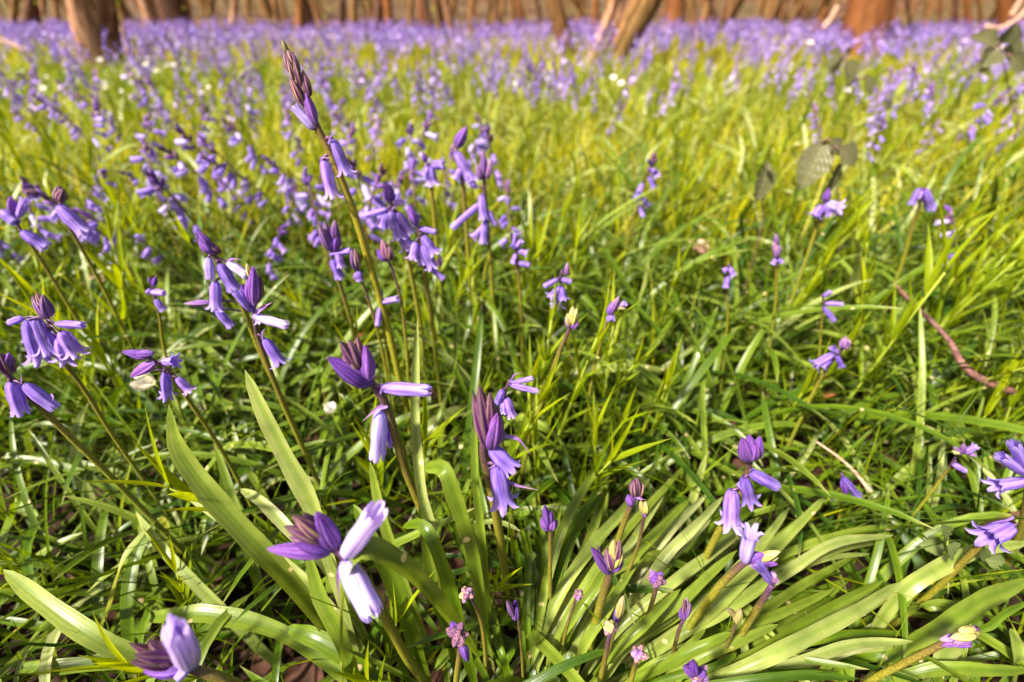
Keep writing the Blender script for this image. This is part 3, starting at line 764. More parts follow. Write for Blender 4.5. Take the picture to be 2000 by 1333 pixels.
hero('bluebell in bud with a yellow tipped cream and purple head on a dark slanting stem', 0.34,
     [(1114, 638), (1110, 648), (1091, 692), (1063, 773), (1040, 840)], 9,
     [('y', (1113, 638), (1108, 612), 14), ('y', (1115, 634), (1119, 599), 14), ('y', (1117, 636), (1127, 604), 13), ('c', (1116, 636), (1120, 610), 15), ('d', (1116, 641), (1129, 626), 14), ('m', (1112, 640), (1106, 618), 12)], group=MG)
hero('bluebell with a ragged fading spike of mauve florets above pale strap leaves', 0.38,
     [(1200, 590), (1189, 619), (1175, 665), (1161, 717), (1150, 780)], 6,
     [('m', (1192, 612), (1210, 578), 13), ('h', (1195, 606), (1222, 592), 11), ('d', (1190, 615), (1197, 590), 15), ('h', (1188, 617), (1192, 622), 14), ('h', (1187, 620), (1200, 622), 14), ('y', (1204, 600), (1222, 604), 8)], group=MG)
hero('bluebell with a thin loose spike of lilac bells above the upright green shoots', 0.44,
     [(1006, 470), (1010, 510), (1016, 580), (1020, 680)], 6,
     [('s', (1003, 484), (1007, 456), 9), ('h', (1006, 486), (1019, 470), 10), ('o', (1012, 490), (1030, 496), 12), ('s', (1012, 514), (1034, 519), 12), ('h', (1008, 496), (1002, 515), 10), ('h', (1008, 486), (1000, 478), 9)], group=MG)
hero('bluebell reduced to three small bells close beside the tallest stem', 0.40,
     [(742, 572), (744, 600), (752, 660), (762, 740)], 5,
     [('h', (740, 592), (778, 584), 12), ('d', (742, 585), (745, 566), 10), ('s', (742, 600), (738, 636), 12)], group=MG)
hero('bluebell with three slim lilac florets on a thread thin stem in the fine grass', 0.44,
     [(1606, 575), (1608, 595), (1604, 640), (1596, 720)], 4,
     [('s', (1608, 580), (1623, 569), 9), ('s', (1610, 593), (1646, 595), 10), ('s', (1608, 600), (1629, 627), 11)], group=MG)
hero('bluebell leaning in the fine grass with violet bells bunched along one side', 0.40,
     [(1650, 672), (1640, 690), (1615, 720), (1587, 770), (1566, 815)], 6,
     [('m', (1646, 680), (1652, 658), 16), ('m', (1648, 682), (1660, 664), 13), ('o', (1628, 692), (1588, 715), 17), ('h', (1634, 694), (1644, 716), 11), ('o', (1622, 702), (1605, 718), 14), ('h', (1636, 690), (1626, 680), 11)], group=MG)
hero('bluebell beneath the dark bramble leaves with two pale spread bells', 0.50,
     [(1616, 378), (1611, 395), (1604, 420), (1590, 460), (1570, 520)], 6,
     [('d', (1612, 396), (1619, 368), 13), ('o', (1606, 402), (1590, 424), 18), ('po', (1612, 398), (1640, 408), 20), ('h', (1610, 400), (1618, 420), 14)], group=MG)
hero('bluebell tapering to a pink spire of unopened buds in pale arching leaves', 0.46,
     [(1516, 465), (1517, 500), (1516, 540), (1514, 600)], 5,
     [('m', (1517, 480), (1516, 457), 10), ('m', (1516, 495), (1512, 470), 11), ('m', (1518, 500), (1522, 478), 11), ('h', (1516, 505), (1510, 516), 10), ('h', (1518, 505), (1526, 512), 10), ('m', (1517, 505), (1517, 480), 12)], group=MG)
hero('bluebell with two small bells one over the other near the pinkish dead leaf', 0.46,
     [(1424, 515), (1422, 540), (1420, 580), (1420, 640)], 4,
     [('h', (1424, 522), (1432, 538), 11), ('h', (1422, 525), (1412, 530), 10), ('h', (1422, 540), (1418, 562), 12)], group=MG)
hero('bluebell with a single violet bell resting low on bent strap leaves', 0.36,
     [(1644, 925), (1643, 960), (1640, 1010)], 5, [('h', (1645, 932), (1675, 970), 15), ('d', (1646, 935), (1652, 968), 12)], group=HG)
hero('bluebell collapsed and half faded, pinkish florets lying in the tangled grass', 0.34,
     [(1868, 888), (1860, 905), (1842, 930), (1820, 960)], 5,
     [('m', (1876, 888), (1862, 872), 10), ('m', (1880, 886), (1882, 866), 11), ('h', (1884, 886), (1906, 872), 12), ('y', (1870, 884), (1862, 880), 12), ('m', (1890, 884), (1908, 892), 8), ('s', (1860, 906), (1885, 920), 12)], group=HG)
hero('bluebell with two stout bells side by side above bright slanting grass', 0.55,
     [(1802, 372), (1796, 400), (1780, 450), (1760, 520)], 6,
     [('h', (1796, 368), (1780, 400), 12), ('h', (1806, 370), (1818, 408), 17), ('s', (1798, 372), (1792, 388), 12)], group=MG)
hero('bluebell small and dark with bells in a short column beneath the curving strap leaf', 0.38,
     [(306, 540), (300, 568), (312, 620), (325, 700)], 5,
     [('s', (295, 571), (321, 573), 14), ('d', (300, 560), (304, 541), 10), ('h', (304, 585), (320, 607), 13), ('m', (298, 556), (290, 540), 9), ('s', (296, 566), (288, 572), 10)], group=MG)
N_HERO = sum(1 for o in COL.objects if o.name.split('.')[0] == 'bluebell')

# ------------------------------------------------------------------ bluebells of the meadow: built once per kind, then copied
def me_arrays(me):
    n = len(me.vertices)
    V = np.zeros(n * 3, np.float32); me.vertices.foreach_get('co', V)
    F = [tuple(p.vertices) for p in me.polygons]
    uvl = np.zeros(len(me.loops) * 2, np.float32); me.uv_layers[0].data.foreach_get('uv', uvl)
    li = np.zeros(len(me.loops), np.int32); me.loops.foreach_get('vertex_index', li)
    UV = np.zeros((n, 2), np.float32); UV[li] = uvl.reshape(-1, 2)
    return V.reshape(-1, 3), np.array(F, np.int32), UV
def lathe_low(prof, seg):
    V, F, UV = [], [], []
    for i, (r, z) in enumerate(prof):
        for j in range(seg):
            a = 2 * math.pi * j / seg
            rr = r * (1.0 if i < len(prof) - 1 or j % 2 == 0 else 0.72)
            V.append((rr * math.cos(a), rr * math.sin(a), z)); UV.append((0.5 if j % 2 == 0 else 0.0, z))
    for i in range(len(prof) - 1):
        for j in range(seg):
            k = (j + 1) % seg
            F.append((i * seg + j, i * seg + k, (i + 1) * seg + k, (i + 1) * seg + j))
    return np.array(V, np.float32), np.array(F, np.int32), np.array(UV, np.float32)
LOW_BELL = lathe_low([(0.12, 0), (0.48, 0.25), (0.48, 0.75), (0.95, 1.0)], 6)
LOW_BUD = lathe_low([(0.12, 0), (0.5, 0.35), (0.40, 0.7), (0.05, 1.0)], 5)
MIN_BELL = lathe_low([(0.15, 0), (0.52, 0.4), (0.85, 1.0)], 4)
MIN_BUD = lathe_low([(0.15, 0), (0.5, 0.45), (0.05, 1.0)], 4)

def plant_plan(seed, height=0.29, n_bells=7, n_buds=6):
    """stem line and florets (kind, from, to, width) of a nodding bluebell"""
    rr = random.Random(seed)
    az = rr.uniform(0, 6.28)
    lean, nod = rr.uniform(0.05, 0.24), rr.uniform(0.05, 0.22)
    line = []
    for i in range(15):
        t = i / 14
        off = height * (lean * t * t + nod * max(0, t - 0.7) ** 1.3 * 3)
        line.append(Vector((off * math.cos(az), off * math.sin(az), height * (t - 0.06 * nod * 6 * max(0, t - 0.75)))))
    fl = []
    for k in range(n_bells):
        t = 0.66 + 0.26 * (k / max(1, n_bells - 1))
        p = line[int(t * 14)].lerp(line[min(14, int(t * 14) + 1)], t * 14 - int(t * 14))
        a = az + rr.uniform(-1.5, 1.5)
        out = Vector((math.cos(a), math.sin(a), 0))
        down = rr.uniform(0.3, 1.5) if k < n_bells * 0.75 else rr.uniform(-0.1, 0.5)
        d = (out + Vector((0, 0, -down))).normalized()
        A = p + out * rr.uniform(0.003, 0.009) + Vector((0, 0, 0.003))
        L = rr.uniform(0.017, 0.022)
        kind = rr.choice(['open', 'open', 'half', 'half', 'shut', 'popen', 'phalf'])
        fl.append((kind, A, A + d * L, rr.uniform(0.0068, 0.0088)))
    tan = (line[14] - line[11]).normalized()
    for k in range(n_buds):
        f = k / max(1, n_buds - 1)
        a = k * 2.4
        sd = tan.orthogonal(); sd.rotate(Quaternion(tan, a))
        A = line[14] - tan * (0.02 * (1 - f))
        d = (tan + sd * (0.75 - 0.55 * f)).normalized()
        fl.append((rr.choice(['b_deep', 'b_deep', 'b_plum', 'b_mauve']), A, A + d * rr.uniform(0.011, 0.016), rr.uniform(0.0045, 0.006)))
    return line, fl
def floret_matrix(A, B, w, spin):
    d = B - A
    q = Vector((0, 0, 1)).rotation_difference(d.normalized()) @ Quaternion((0, 0, 1), spin)
    m = np.array(q.to_matrix()) @ np.diag([w, w, d.length])
    return m, q
def proto_parts(seed):
    line, fl = plant_plan(seed, 0.27, rng.choice([5, 6, 7, 8]), rng.choice([4, 5, 6]))
    root = empty('bluebell', (0, 0, 0))
    mb = MB()
    mb.tube(line, [0.0019 - 0.0008 * i / 14 for i in range(15)], 7, 0.35)
    for kind, A, B, w in fl:
        o = bpy.data.objects.new('bud' if kind[:2] == 'b_' else 'flower', rng.choice(FM[('mb_' + kind[2:]) if kind[:2] == 'b_' else ('m_' + kind)]))
        COL.objects.link(o); o.parent = root
        _, q = floret_matrix(A, B, w, rng.uniform(0, 6))
        o.rotation_mode = 'QUATERNION'; o.rotation_quaternion = q; o.location = A; o.scale = (w, w, (B - A).length)
        S = min(line[6:], key=lambda p: (p - A).length)
        mb.tube([S, (S + A) / 2 + Vector((0, 0, 0.002)), A], [0.0006] * 3, 4, 0.3, 0.97, 1)
    mb.build('stem', M['stem'], root)
    return root
SLOT = {'stem': 0, 'violet': 1, 'pale': 2, 'deep': 3, 'mauve': 4}
MONO_MATS = [M['stem'], M['violet'], M['pale'], M['deep'], M['mauve']]
def kind_slot(kind):
    if kind[:2] == 'b_':
        return 4 if 'mauve' in kind else 3
    return 2 if kind[0] == 'p' else 1
ARR = {}
def arr_of(kind, lod):
    if lod == 0:
        key = kind
        if key not in ARR:
            ARR[key] = me_arrays(FM[('mb_' + kind[2:]) if kind[:2] == 'b_' else ('m_' + kind)][0])
        return ARR[key]
    if kind[:2] == 'b_':
        return LOW_BUD if lod == 1 else MIN_BUD
    return LOW_BELL if lod == 1 else MIN_BELL
def mono_plant(seed, lod):
    """a whole bluebell as arrays: V, F, UV, material slot per face"""
    line, fl = plant_plan(seed, 0.27, 8 if lod < 2 else 8, 5 if lod < 2 else 3)
    Vs, Fs, UVs, Ms, n = [], [], [], [], 0
    mb = MB()
    ln = line if lod == 0 else line[::7] if lod == 2 else line[::3]
    mb.tube(ln, [0.0019 - 0.0008 * i / len(ln) for i in range(len(ln))], (6, 4, 3)[lod], 0.3)
    F4 = [f for f in mb.f if len(f) == 4]
    Vs.append(np.array(mb.v)); Fs.append(np.array(F4)); UVs.append(np.array(mb.uv)); Ms.append(np.zeros(len(F4), int)); n = len(mb.v)
    rr = random.Random(seed)
    for kind, A, B, w in fl:
        V, F, UV = arr_of(kind, lod)
        if lod == 2: w *= 1.2
        m, _ = floret_matrix(A, B, w, rr.uniform(0, 6))
        Vs.append(V @ m.T + np.array(A)); Fs.append(F + n); UVs.append(UV); Ms.append(np.full(len(F), kind_slot(kind))); n += len(V)
    return np.concatenate(Vs), np.concatenate(Fs), np.concatenate(UVs), np.concatenate(Ms)
def instances(protos, pick, pos, rotz, scale, tone, tilt=None):
    """copies of array plants merged into one set of arrays"""
    Vo, Fo, Uo, Mo, To, n = [], [], [], [], [], 0
    for k, (V, F, UV, MI) in enumerate(protos):
        ix = np.where(pick == k)[0]
        if len(ix) == 0:
            continue
        c, s = np.cos(rotz[ix]), np.sin(rotz[ix])
        X = (V[None, :, 0] * c[:, None] - V[None, :, 1] * s[:, None]) * scale[ix, None]
        Y = (V[None, :, 0] * s[:, None] + V[None, :, 1] * c[:, None]) * scale[ix, None]
        Z = np.repeat(V[None, :, 2], len(ix), 0) * scale[ix, None]
        if tilt is not None:
            X = X + Z * tilt[ix, 0:1]; Y = Y + Z * tilt[ix, 1:2]
        P = np.stack([X + pos[ix, 0:1], Y + pos[ix, 1:2], Z + pos[ix, 2:3]], -1).reshape(-1, 3)
        Vo.append(P)
        Fo.append((F[None] + (np.arange(len(ix)) * len(V))[:, None, None]).reshape(-1, F.shape[1]) + n)
        Uo.append(np.tile(UV, (len(ix), 1))); Mo.append(np.tile(MI, len(ix))); To.append(np.repeat(tone[ix], len(V)))
        n += len(P)
    return np.concatenate(Vo), np.concatenate(Fo), np.concatenate(Uo), np.concatenate(Mo), np.concatenate(To)
def density(x, y):
    """how thick the bluebells stand at a spot"""
    p = 0.55 + 0.45 * np.sin(x * 2.3 + 1.7 * np.sin(y * 1.9)) * np.sin(y * 2.7 + 1.1 * x)
    p = np.where((x > 0.25) & (y < 1.8), p * np.clip(0.12 + 0.75 * (y - 0.8), 0.06, 0.75), p)
    p = np.where((x > -0.1) & (x <= 0.25) & (y < 1.5), p * 0.35, p)
    p = np.where((x < -0.3) & (y < 2.0), p * 1.1 + 0.1, p)
    p = np.where((x < -1.1) & (y > 1.7) & (y < 2.8), p * 0.3, p)
    patch = 0.5 + 0.5 * np.sin(x * 0.9 + 1.3 * np.sin(y * 0.8)) * np.sin(y * 1.3 + 0.7 * np.sin(x * 1.4))
    p = np.where(y > 2.2, 0.12 + 0.30 * p + 0.30 * patch + 0.30 * np.clip((y - 2.2) / 3.5, 0, 1), p)
    return p

def scatter(n_per_m2, y0, y1, dens=None, m=0.12, z=0.1):
    """random ground spots that the lens sees (with a margin)"""
    w = (0.35 + y1 * 1.35) * 1.05
    n = int(n_per_m2 * 2 * w * (y1 - y0))
    x = nrng.uniform(-w, w, n); y = nrng.uniform(y0, y1, n)
    ok = in_view(x, y, np.full(n, z), m)
    if dens is not None:
        ok &= nrng.uniform(0, 1, n) < dens(x, y)
    return x[ok], y[ok]
x, y = scatter(78, 0.52, 3.2, density)
order = np.argsort(np.hypot(x, y))
x, y = x[order], y[order]
N_IND = 296 - N_HERO
N_PARTS = 95
protos = [proto_parts(100 + k) for k in range(12)]
mono_meshes = []
for k in range(8):
    V, F, UV, MI = mono_plant(200 + k, 0)
    me = mesh_np('bluebell', V, F, UV, np.full(len(V), 0.72))
    for mm in MONO_MATS: me.materials.append(mm)
    me.polygons.foreach_set('material_index', MI.astype(np.int32))
    mono_meshes.append(me)
used = set()
def copy_tree(o):
    c = o.copy(); COL.objects.link(c)
    for ch in o.children:
        d = ch.copy(); COL.objects.link(d); d.parent = c
    return c
gz = ground_z(x, y)
for i in range(min(N_IND, len(x))):
    if i < N_PARTS:
        k = i % len(protos)
        o = protos[k] if k not in used else copy_tree(protos[k])
        used.add(k)
        if x[i] < -0.12:
            tag(o, 'out of focus bluebell in tall sunlit grass between the tallest spike and the pale trunk', 'bluebell', 'bluebells in the sunlit grass towards the pale trunk')
        else:
            tag(o, 'out of focus bluebell scattered among pale tangled leaves in front of the red trunk', 'bluebell', 'bluebells scattered in front of the red trunk')
    else:
        o = bpy.data.objects.new('bluebell', mono_meshes[i % len(mono_meshes)])
        COL.objects.link(o)
        tag(o, 'small blurred bluebell where the green meadow begins to turn violet', 'bluebell', 'bluebells where the meadow turns violet')
    o.location = (x[i], y[i], gz[i] - 0.005)
    o.rotation_euler = (rng.uniform(-0.12, 0.12), rng.uniform(-0.12, 0.12), rng.uniform(0, 6.28))
    s = rng.uniform(0.72, 1.08)
    o.scale = (s, s, s)
for k in range(len(protos)):
    if k not in used:
        for ch in list(protos[k].children): bpy.data.objects.remove(ch)
        bpy.data.objects.remove(protos[k])
y_cut = float(np.hypot(x, y)[min(N_IND, len(x)) - 1])
def build_carpet():
    xa, ya = x[N_IND:], y[N_IND:]
    p1 = [mono_plant(300 + k, 1) for k in range(8)]
    n = len(xa)
    A = instances(p1, nrng.integers(0, 8, n), np.stack([xa, ya, ground_z(xa, ya)], 1), nrng.uniform(0, 6.28, n), nrng.uniform(0.72, 1.08, n), nrng.uniform(0.1, 0.95, n), nrng.normal(0, 0.12, (n, 2)))
    xb, yb = scatter(64, 3.2, 18, lambda x, y: density(x, y) * np.clip((9.6 + 0.8 * np.sin(x * 0.7) + 0.5 * np.sin(x * 2.3) - y) / 2.4, 0, 1), 0.05, 0.2)
    n = len(xb)
    p2 = [mono_plant(400 + k, 2) for k in range(8)]
    B = instances(p2, nrng.integers(0, 8, n), np.stack([xb, yb, ground_z(xb, yb)], 1), nrng.uniform(0, 6.28, n), nrng.uniform(0.7, 1.25, n), nrng.uniform(0.45, 1.0, n), nrng.normal(0, 0.12, (n, 2)))
    V = np.concatenate([A[0], B[0]]); F = np.concatenate([A[1], B[1] + len(A[0])])
    me = mesh_np('bluebell_carpet', V, F, np.concatenate([A[2], B[2]]), np.concatenate([A[4], B[4]]))
    for mm in MONO_MATS: me.materials.append(mm)
    me.polygons.foreach_set('material_index', np.concatenate([A[3], B[3]]).astype(np.int32))
    o = link('bluebell_carpet', me, None)
    tag(o, 'violet carpet of bluebells spreading back to the trees', 'bluebells', None, 'stuff')
build_carpet()

# ------------------------------------------------------------------ leaves
def ribbons(base, az, el0, bend, L, W, S, tone, shape='strap', keel=0.16, roll=None, wob=None):
    """n curved leaves at once; returns V, F, UV, tone"""
    n = len(az)
    t = np.linspace(0, 1, S + 1)
    el = el0[:, None] - bend[:, None] * (t[None] ** 1.4)
    a = az[:, None] + (wob[:, None] * t[None] ** 2 if wob is not None else 0)
    step = L[:, None] / S
    dx, dy, dz = np.cos(el) * np.cos(a), np.cos(el) * np.sin(a), np.sin(el)
    P = np.zeros((n, S + 1, 3))
    for k, d in enumerate((dx, dy, dz)):
        P[:, 1:, k] = np.cumsum(d[:, :-1] * step, 1)
    P += base[:, None, :]
    gl = ground_z(P[..., 0], P[..., 1]) + 0.004 + 0.012 * ((tone[:, None] * 7.31) % 1.0)
    P[..., 2] = np.where(t[None] > 0.12, np.maximum(P[..., 2], gl), P[..., 2])
    if shape == 'strap':
        w = np.minimum(0.55 + 1.2 * t, 1.0) * np.sqrt(np.clip(1 - t ** 5, 0, 1))
    elif shape == 'blade':
        w = np.minimum(0.7 + t, 1.0) * np.clip(1 - t ** 1.8, 0, 1)
    elif shape == 'lance':
        w = np.clip(np.sin(np.pi * np.minimum(1, 0.06 + 0.94 * t ** 0.62)), 0, 1)
    else:
        w = np.clip(np.sin(np.pi * np.minimum(1, 0.05 + 0.95 * t ** 0.85)), 0, 1)
    w = np.maximum(w, 0.02)
    rl = roll if roll is not None else nrng.normal(0, 0.35, n)
    sx, sy = -np.sin(a), np.cos(a)
    nx, ny, nz = -np.sin(el) * np.cos(a), -np.sin(el) * np.sin(a), np.cos(el)
    cr, sr = np.cos(rl)[:, None], np.sin(rl)[:, None]
    sd = np.stack([sx * cr + nx * sr, sy * cr + ny * sr, nz * sr], -1)
    nm = np.stack([nx * cr - sx * sr, ny * cr - sy * sr, nz * cr], -1)
    hw = (W[:, None] * w[None] / 2)[..., None]
    V = np.stack([P - sd * hw + nm * hw * keel * 2, P - nm * hw * keel * 0.3, P + sd * hw + nm * hw * keel * 2], 2)   # n,S+1,3,3
    V = V.reshape(n * (S + 1) * 3, 3)
    UV = np.zeros((n, S + 1, 3, 2)); UV[..., 0] = np.array([0, 0.5, 1])[None, None]; UV[..., 1] = t[None, :, None]
    b = (np.arange(n) * (S + 1) * 3)[:, None, None] + (np.arange(S) * 3)[None, :, None] + np.arange(2)[None, None]
    F = np.stack([b, b + 1, b + 4, b + 3], -1).reshape(-1, 4)
    return V, F, UV.reshape(-1, 2), np.repeat(tone, (S + 1) * 3)
def join(sets):
    n, Vs, Fs, Us, Ts = 0, [], [], [], []
    for V, F, U, T in sets:
        Vs.append(V); Fs.append(F + n); Us.append(U); Ts.append(T); n += len(V)
    return np.concatenate(Vs), np.concatenate(Fs), np.concatenate(Us), np.concatenate(Ts)
def U(a, b, n): return nrng.uniform(a, b, n)
def spot_base(x, y): return np.stack([x, y, ground_z(x, y) - 0.003], 1)

# --- the strap leaf clumps right in front of the lens, leaf by leaf
EYE = Vector((0, 0, H))
def facing(seed, amount=0.45):
    rr = random.Random(seed)
    j = Vector((rr.uniform(-1, 1), rr.uniform(-1, 1), rr.uniform(-0.3, 1))) * amount
    return lambda p, t: (Vector((0.0, -0.35, 0.9)) + j)
def leaf_px(root, pts, w, tone, y=None, z=None, name='leaf', keel=0.16):
    """one leaf from photo pixels (tip first); y=(tip, base) distance planes or z=(tip, base) heights, the highest part in between"""
    n = len(pts)
    P = []
    for i, p in enumerate(pts):
        f = i / (n - 1)
        if y is not None:
            P.append(at_y(p[0], p[1], y[0] + (y[1] - y[0]) * f))
        else:
            zz = z[0] + (z[1] - z[0]) * f + (z[2] if len(z) > 2 else 0.02) * math.sin(math.pi * f)
            P.append(at_z(p[0], p[1], zz))
    out = [P[0]]
    for a, b in zip(P, P[1:]):
        if b.z < 0.0:
            out.append(a.lerp(b, a.z / max(1e-6, a.z - b.z))); break
        out.append(b)
    if out[-1].z > 0.003 and y is not None:
        d = out[-1] - out[-2]
        out.append(out[-1] + Vector((d.x, d.y, d.z)) * min(4.0, out[-1].z / max(1e-4, -d.z)) if d.z < -1e-3 else out[-1] - Vector((0, 0, out[-1].z)))
    line = spline(out, 22)
    lr = random.Random(int(pts[0][0] * 3 + pts[-1][1]))
    ph = [lr.uniform(0, 6.28) for _ in range(3)]
    line = [q + Vector((math.sin(i * 0.55 + ph[0]), math.sin(i * 0.45 + ph[1]), 0.6 * math.sin(i * 0.8 + ph[2]))) * 0.0007 * math.sin(math.pi * i / 21) for i, q in enumerate(line)]
    dm = depth_of(sum(P, Vector()) / n)
    wm = w * dm / FPX
    ws = []
    for i in range(22):
        t = 1 - i / 21
        ws.append(wm * max(0.02, min(1, 0.6 + 0.9 * t) * math.sqrt(max(0, 1 - t ** 5)) * (1 + 0.05 * math.sin(i * 1.3 + ph[0]))))
    mb = MB()
    mb.ribbon([q - root.location for q in line], ws, facing(int(pts[0][0] * 7 + pts[0][1])), keel, tone, 4)
    return mb.build(name, M['strap'], root)
def clump(label, loc, group=None):
    r = empty('strap_leaf_clump', loc)
    return tag(r, label, 'leaf clump', group)
c1 = clump('pale broad spotted bluebell leaves rising behind the drooping lilac bells', (at_z(720, 1333, 0).x, 0.12, 0))
leaf_px(c1, [(478, 722), (520, 815), (568, 915), (612, 1000), (655, 1120), (692, 1260), (710, 1400)], 38, 0.80, y=(0.20, 0.13))
leaf_px(c1, [(330, 790), (350, 880), (400, 955), (470, 1030), (545, 1110), (650, 1240), (745, 1345)], 39, 0.70, y=(0.19, 0.13))
leaf_px(c1, [(327, 933), (420, 1000), (525, 1077), (640, 1180), (760, 1345)], 27, 0.85, y=(0.21, 0.13))
leaf_px(c1, [(276, 1208), (350, 1200), (420, 1203), (560, 1240), (700, 1345)], 33, 0.5, z=(0.05, 0.03, 0.03))
leaf_px(c1, [(470, 955), (500, 975), (560, 1030), (640, 1110), (740, 1300)], 22, 0.9, y=(0.22, 0.14))
leaf_px(c1, [(600, 1080), (625, 1160), (660, 1240), (700, 1345)], 34, 0.55, y=(0.15, 0.11))
leaf_px(c1, [(560, 1225), (620, 1250), (690, 1290), (760, 1350)], 36, 0.35, z=(0.06, 0.03, 0.02))
c2 = clump('long pale bluebell leaf stretched low towards the frame corner with one cream scar', (at_z(470, 1380, 0.0).x, 0.09, 0))
leaf_px(c2, [(6, 1113), (80, 1172), (200, 1252), (330, 1312), (460, 1390)], 35, 0.72, z=(0.12, 0.03, 0.03))
leaf_px(c2, [(30, 1305), (120, 1302), (270, 1296), (400, 1330)], 28, 0.45, z=(0.05, 0.02, 0.02))
leaf_px(c2, [(196, 1232), (215, 1180), (238, 1105), (275, 1045), (312, 1018), (330, 1040)], 25, 0.9, z=(0.03, 0.05, 0.07))
leaf_px(c2, [(310, 1010), (270, 1075), (250, 1160), (252, 1250), (260, 1330)], 25, 0.3, z=(0.08, 0.0, 0.02))
c3 = clump('narrow upright strap leaves among the plum budded bluebell, one folded over at its top', (at_z(930, 1345, 0).x, 0.125, 0))
leaf_px(c3, [(815, 622), (812, 750), (812, 860), (822, 960), (850, 1060), (880, 1250), (900, 1400)], 19, 0.85, y=(0.215, 0.125), keel=0.3)
leaf_px(c3, [(828, 916), (850, 914), (876, 928), (898, 1000), (930, 1120), (965, 1345)], 30, 0.5, y=(0.16, 0.13))
leaf_px(c3, [(926, 790), (928, 900), (937, 1020), (955, 1200), (975, 1380)], 15, 0.55, y=(0.20, 0.13), keel=0.3)
leaf_px(c3, [(937, 1283), (912, 1250), (860, 1180), (800, 1115), (730, 1072), (690, 1085), (668, 1180), (670, 1330)], 42, 0.6, y=(0.125, 0.11))
leaf_px(c3, [(690, 985), (720, 1040), (760, 1130), (800, 1230), (840, 1350)], 30, 0.4, y=(0.17, 0.12))
leaf_px(c3, [(785, 1030), (820, 1025), (850, 1060), (880, 1150), (905, 1260), (930, 1350)], 26, 0.35, y=(0.16, 0.12))
leaf_px(c3, [(820, 980), (835, 1080), (860, 1180), (890, 1300), (900, 1360)], 24, 0.55, y=(0.17, 0.12))
leaf_px(c3, [(722, 900), (745, 1000), (780, 1120), (830, 1250), (870, 1350)], 22, 0.65, y=(0.2, 0.13))
c4 = clump('great fan of long glossy strap leaves sweeping out beneath the cream bud heads', (0.035, 0.085, 0))
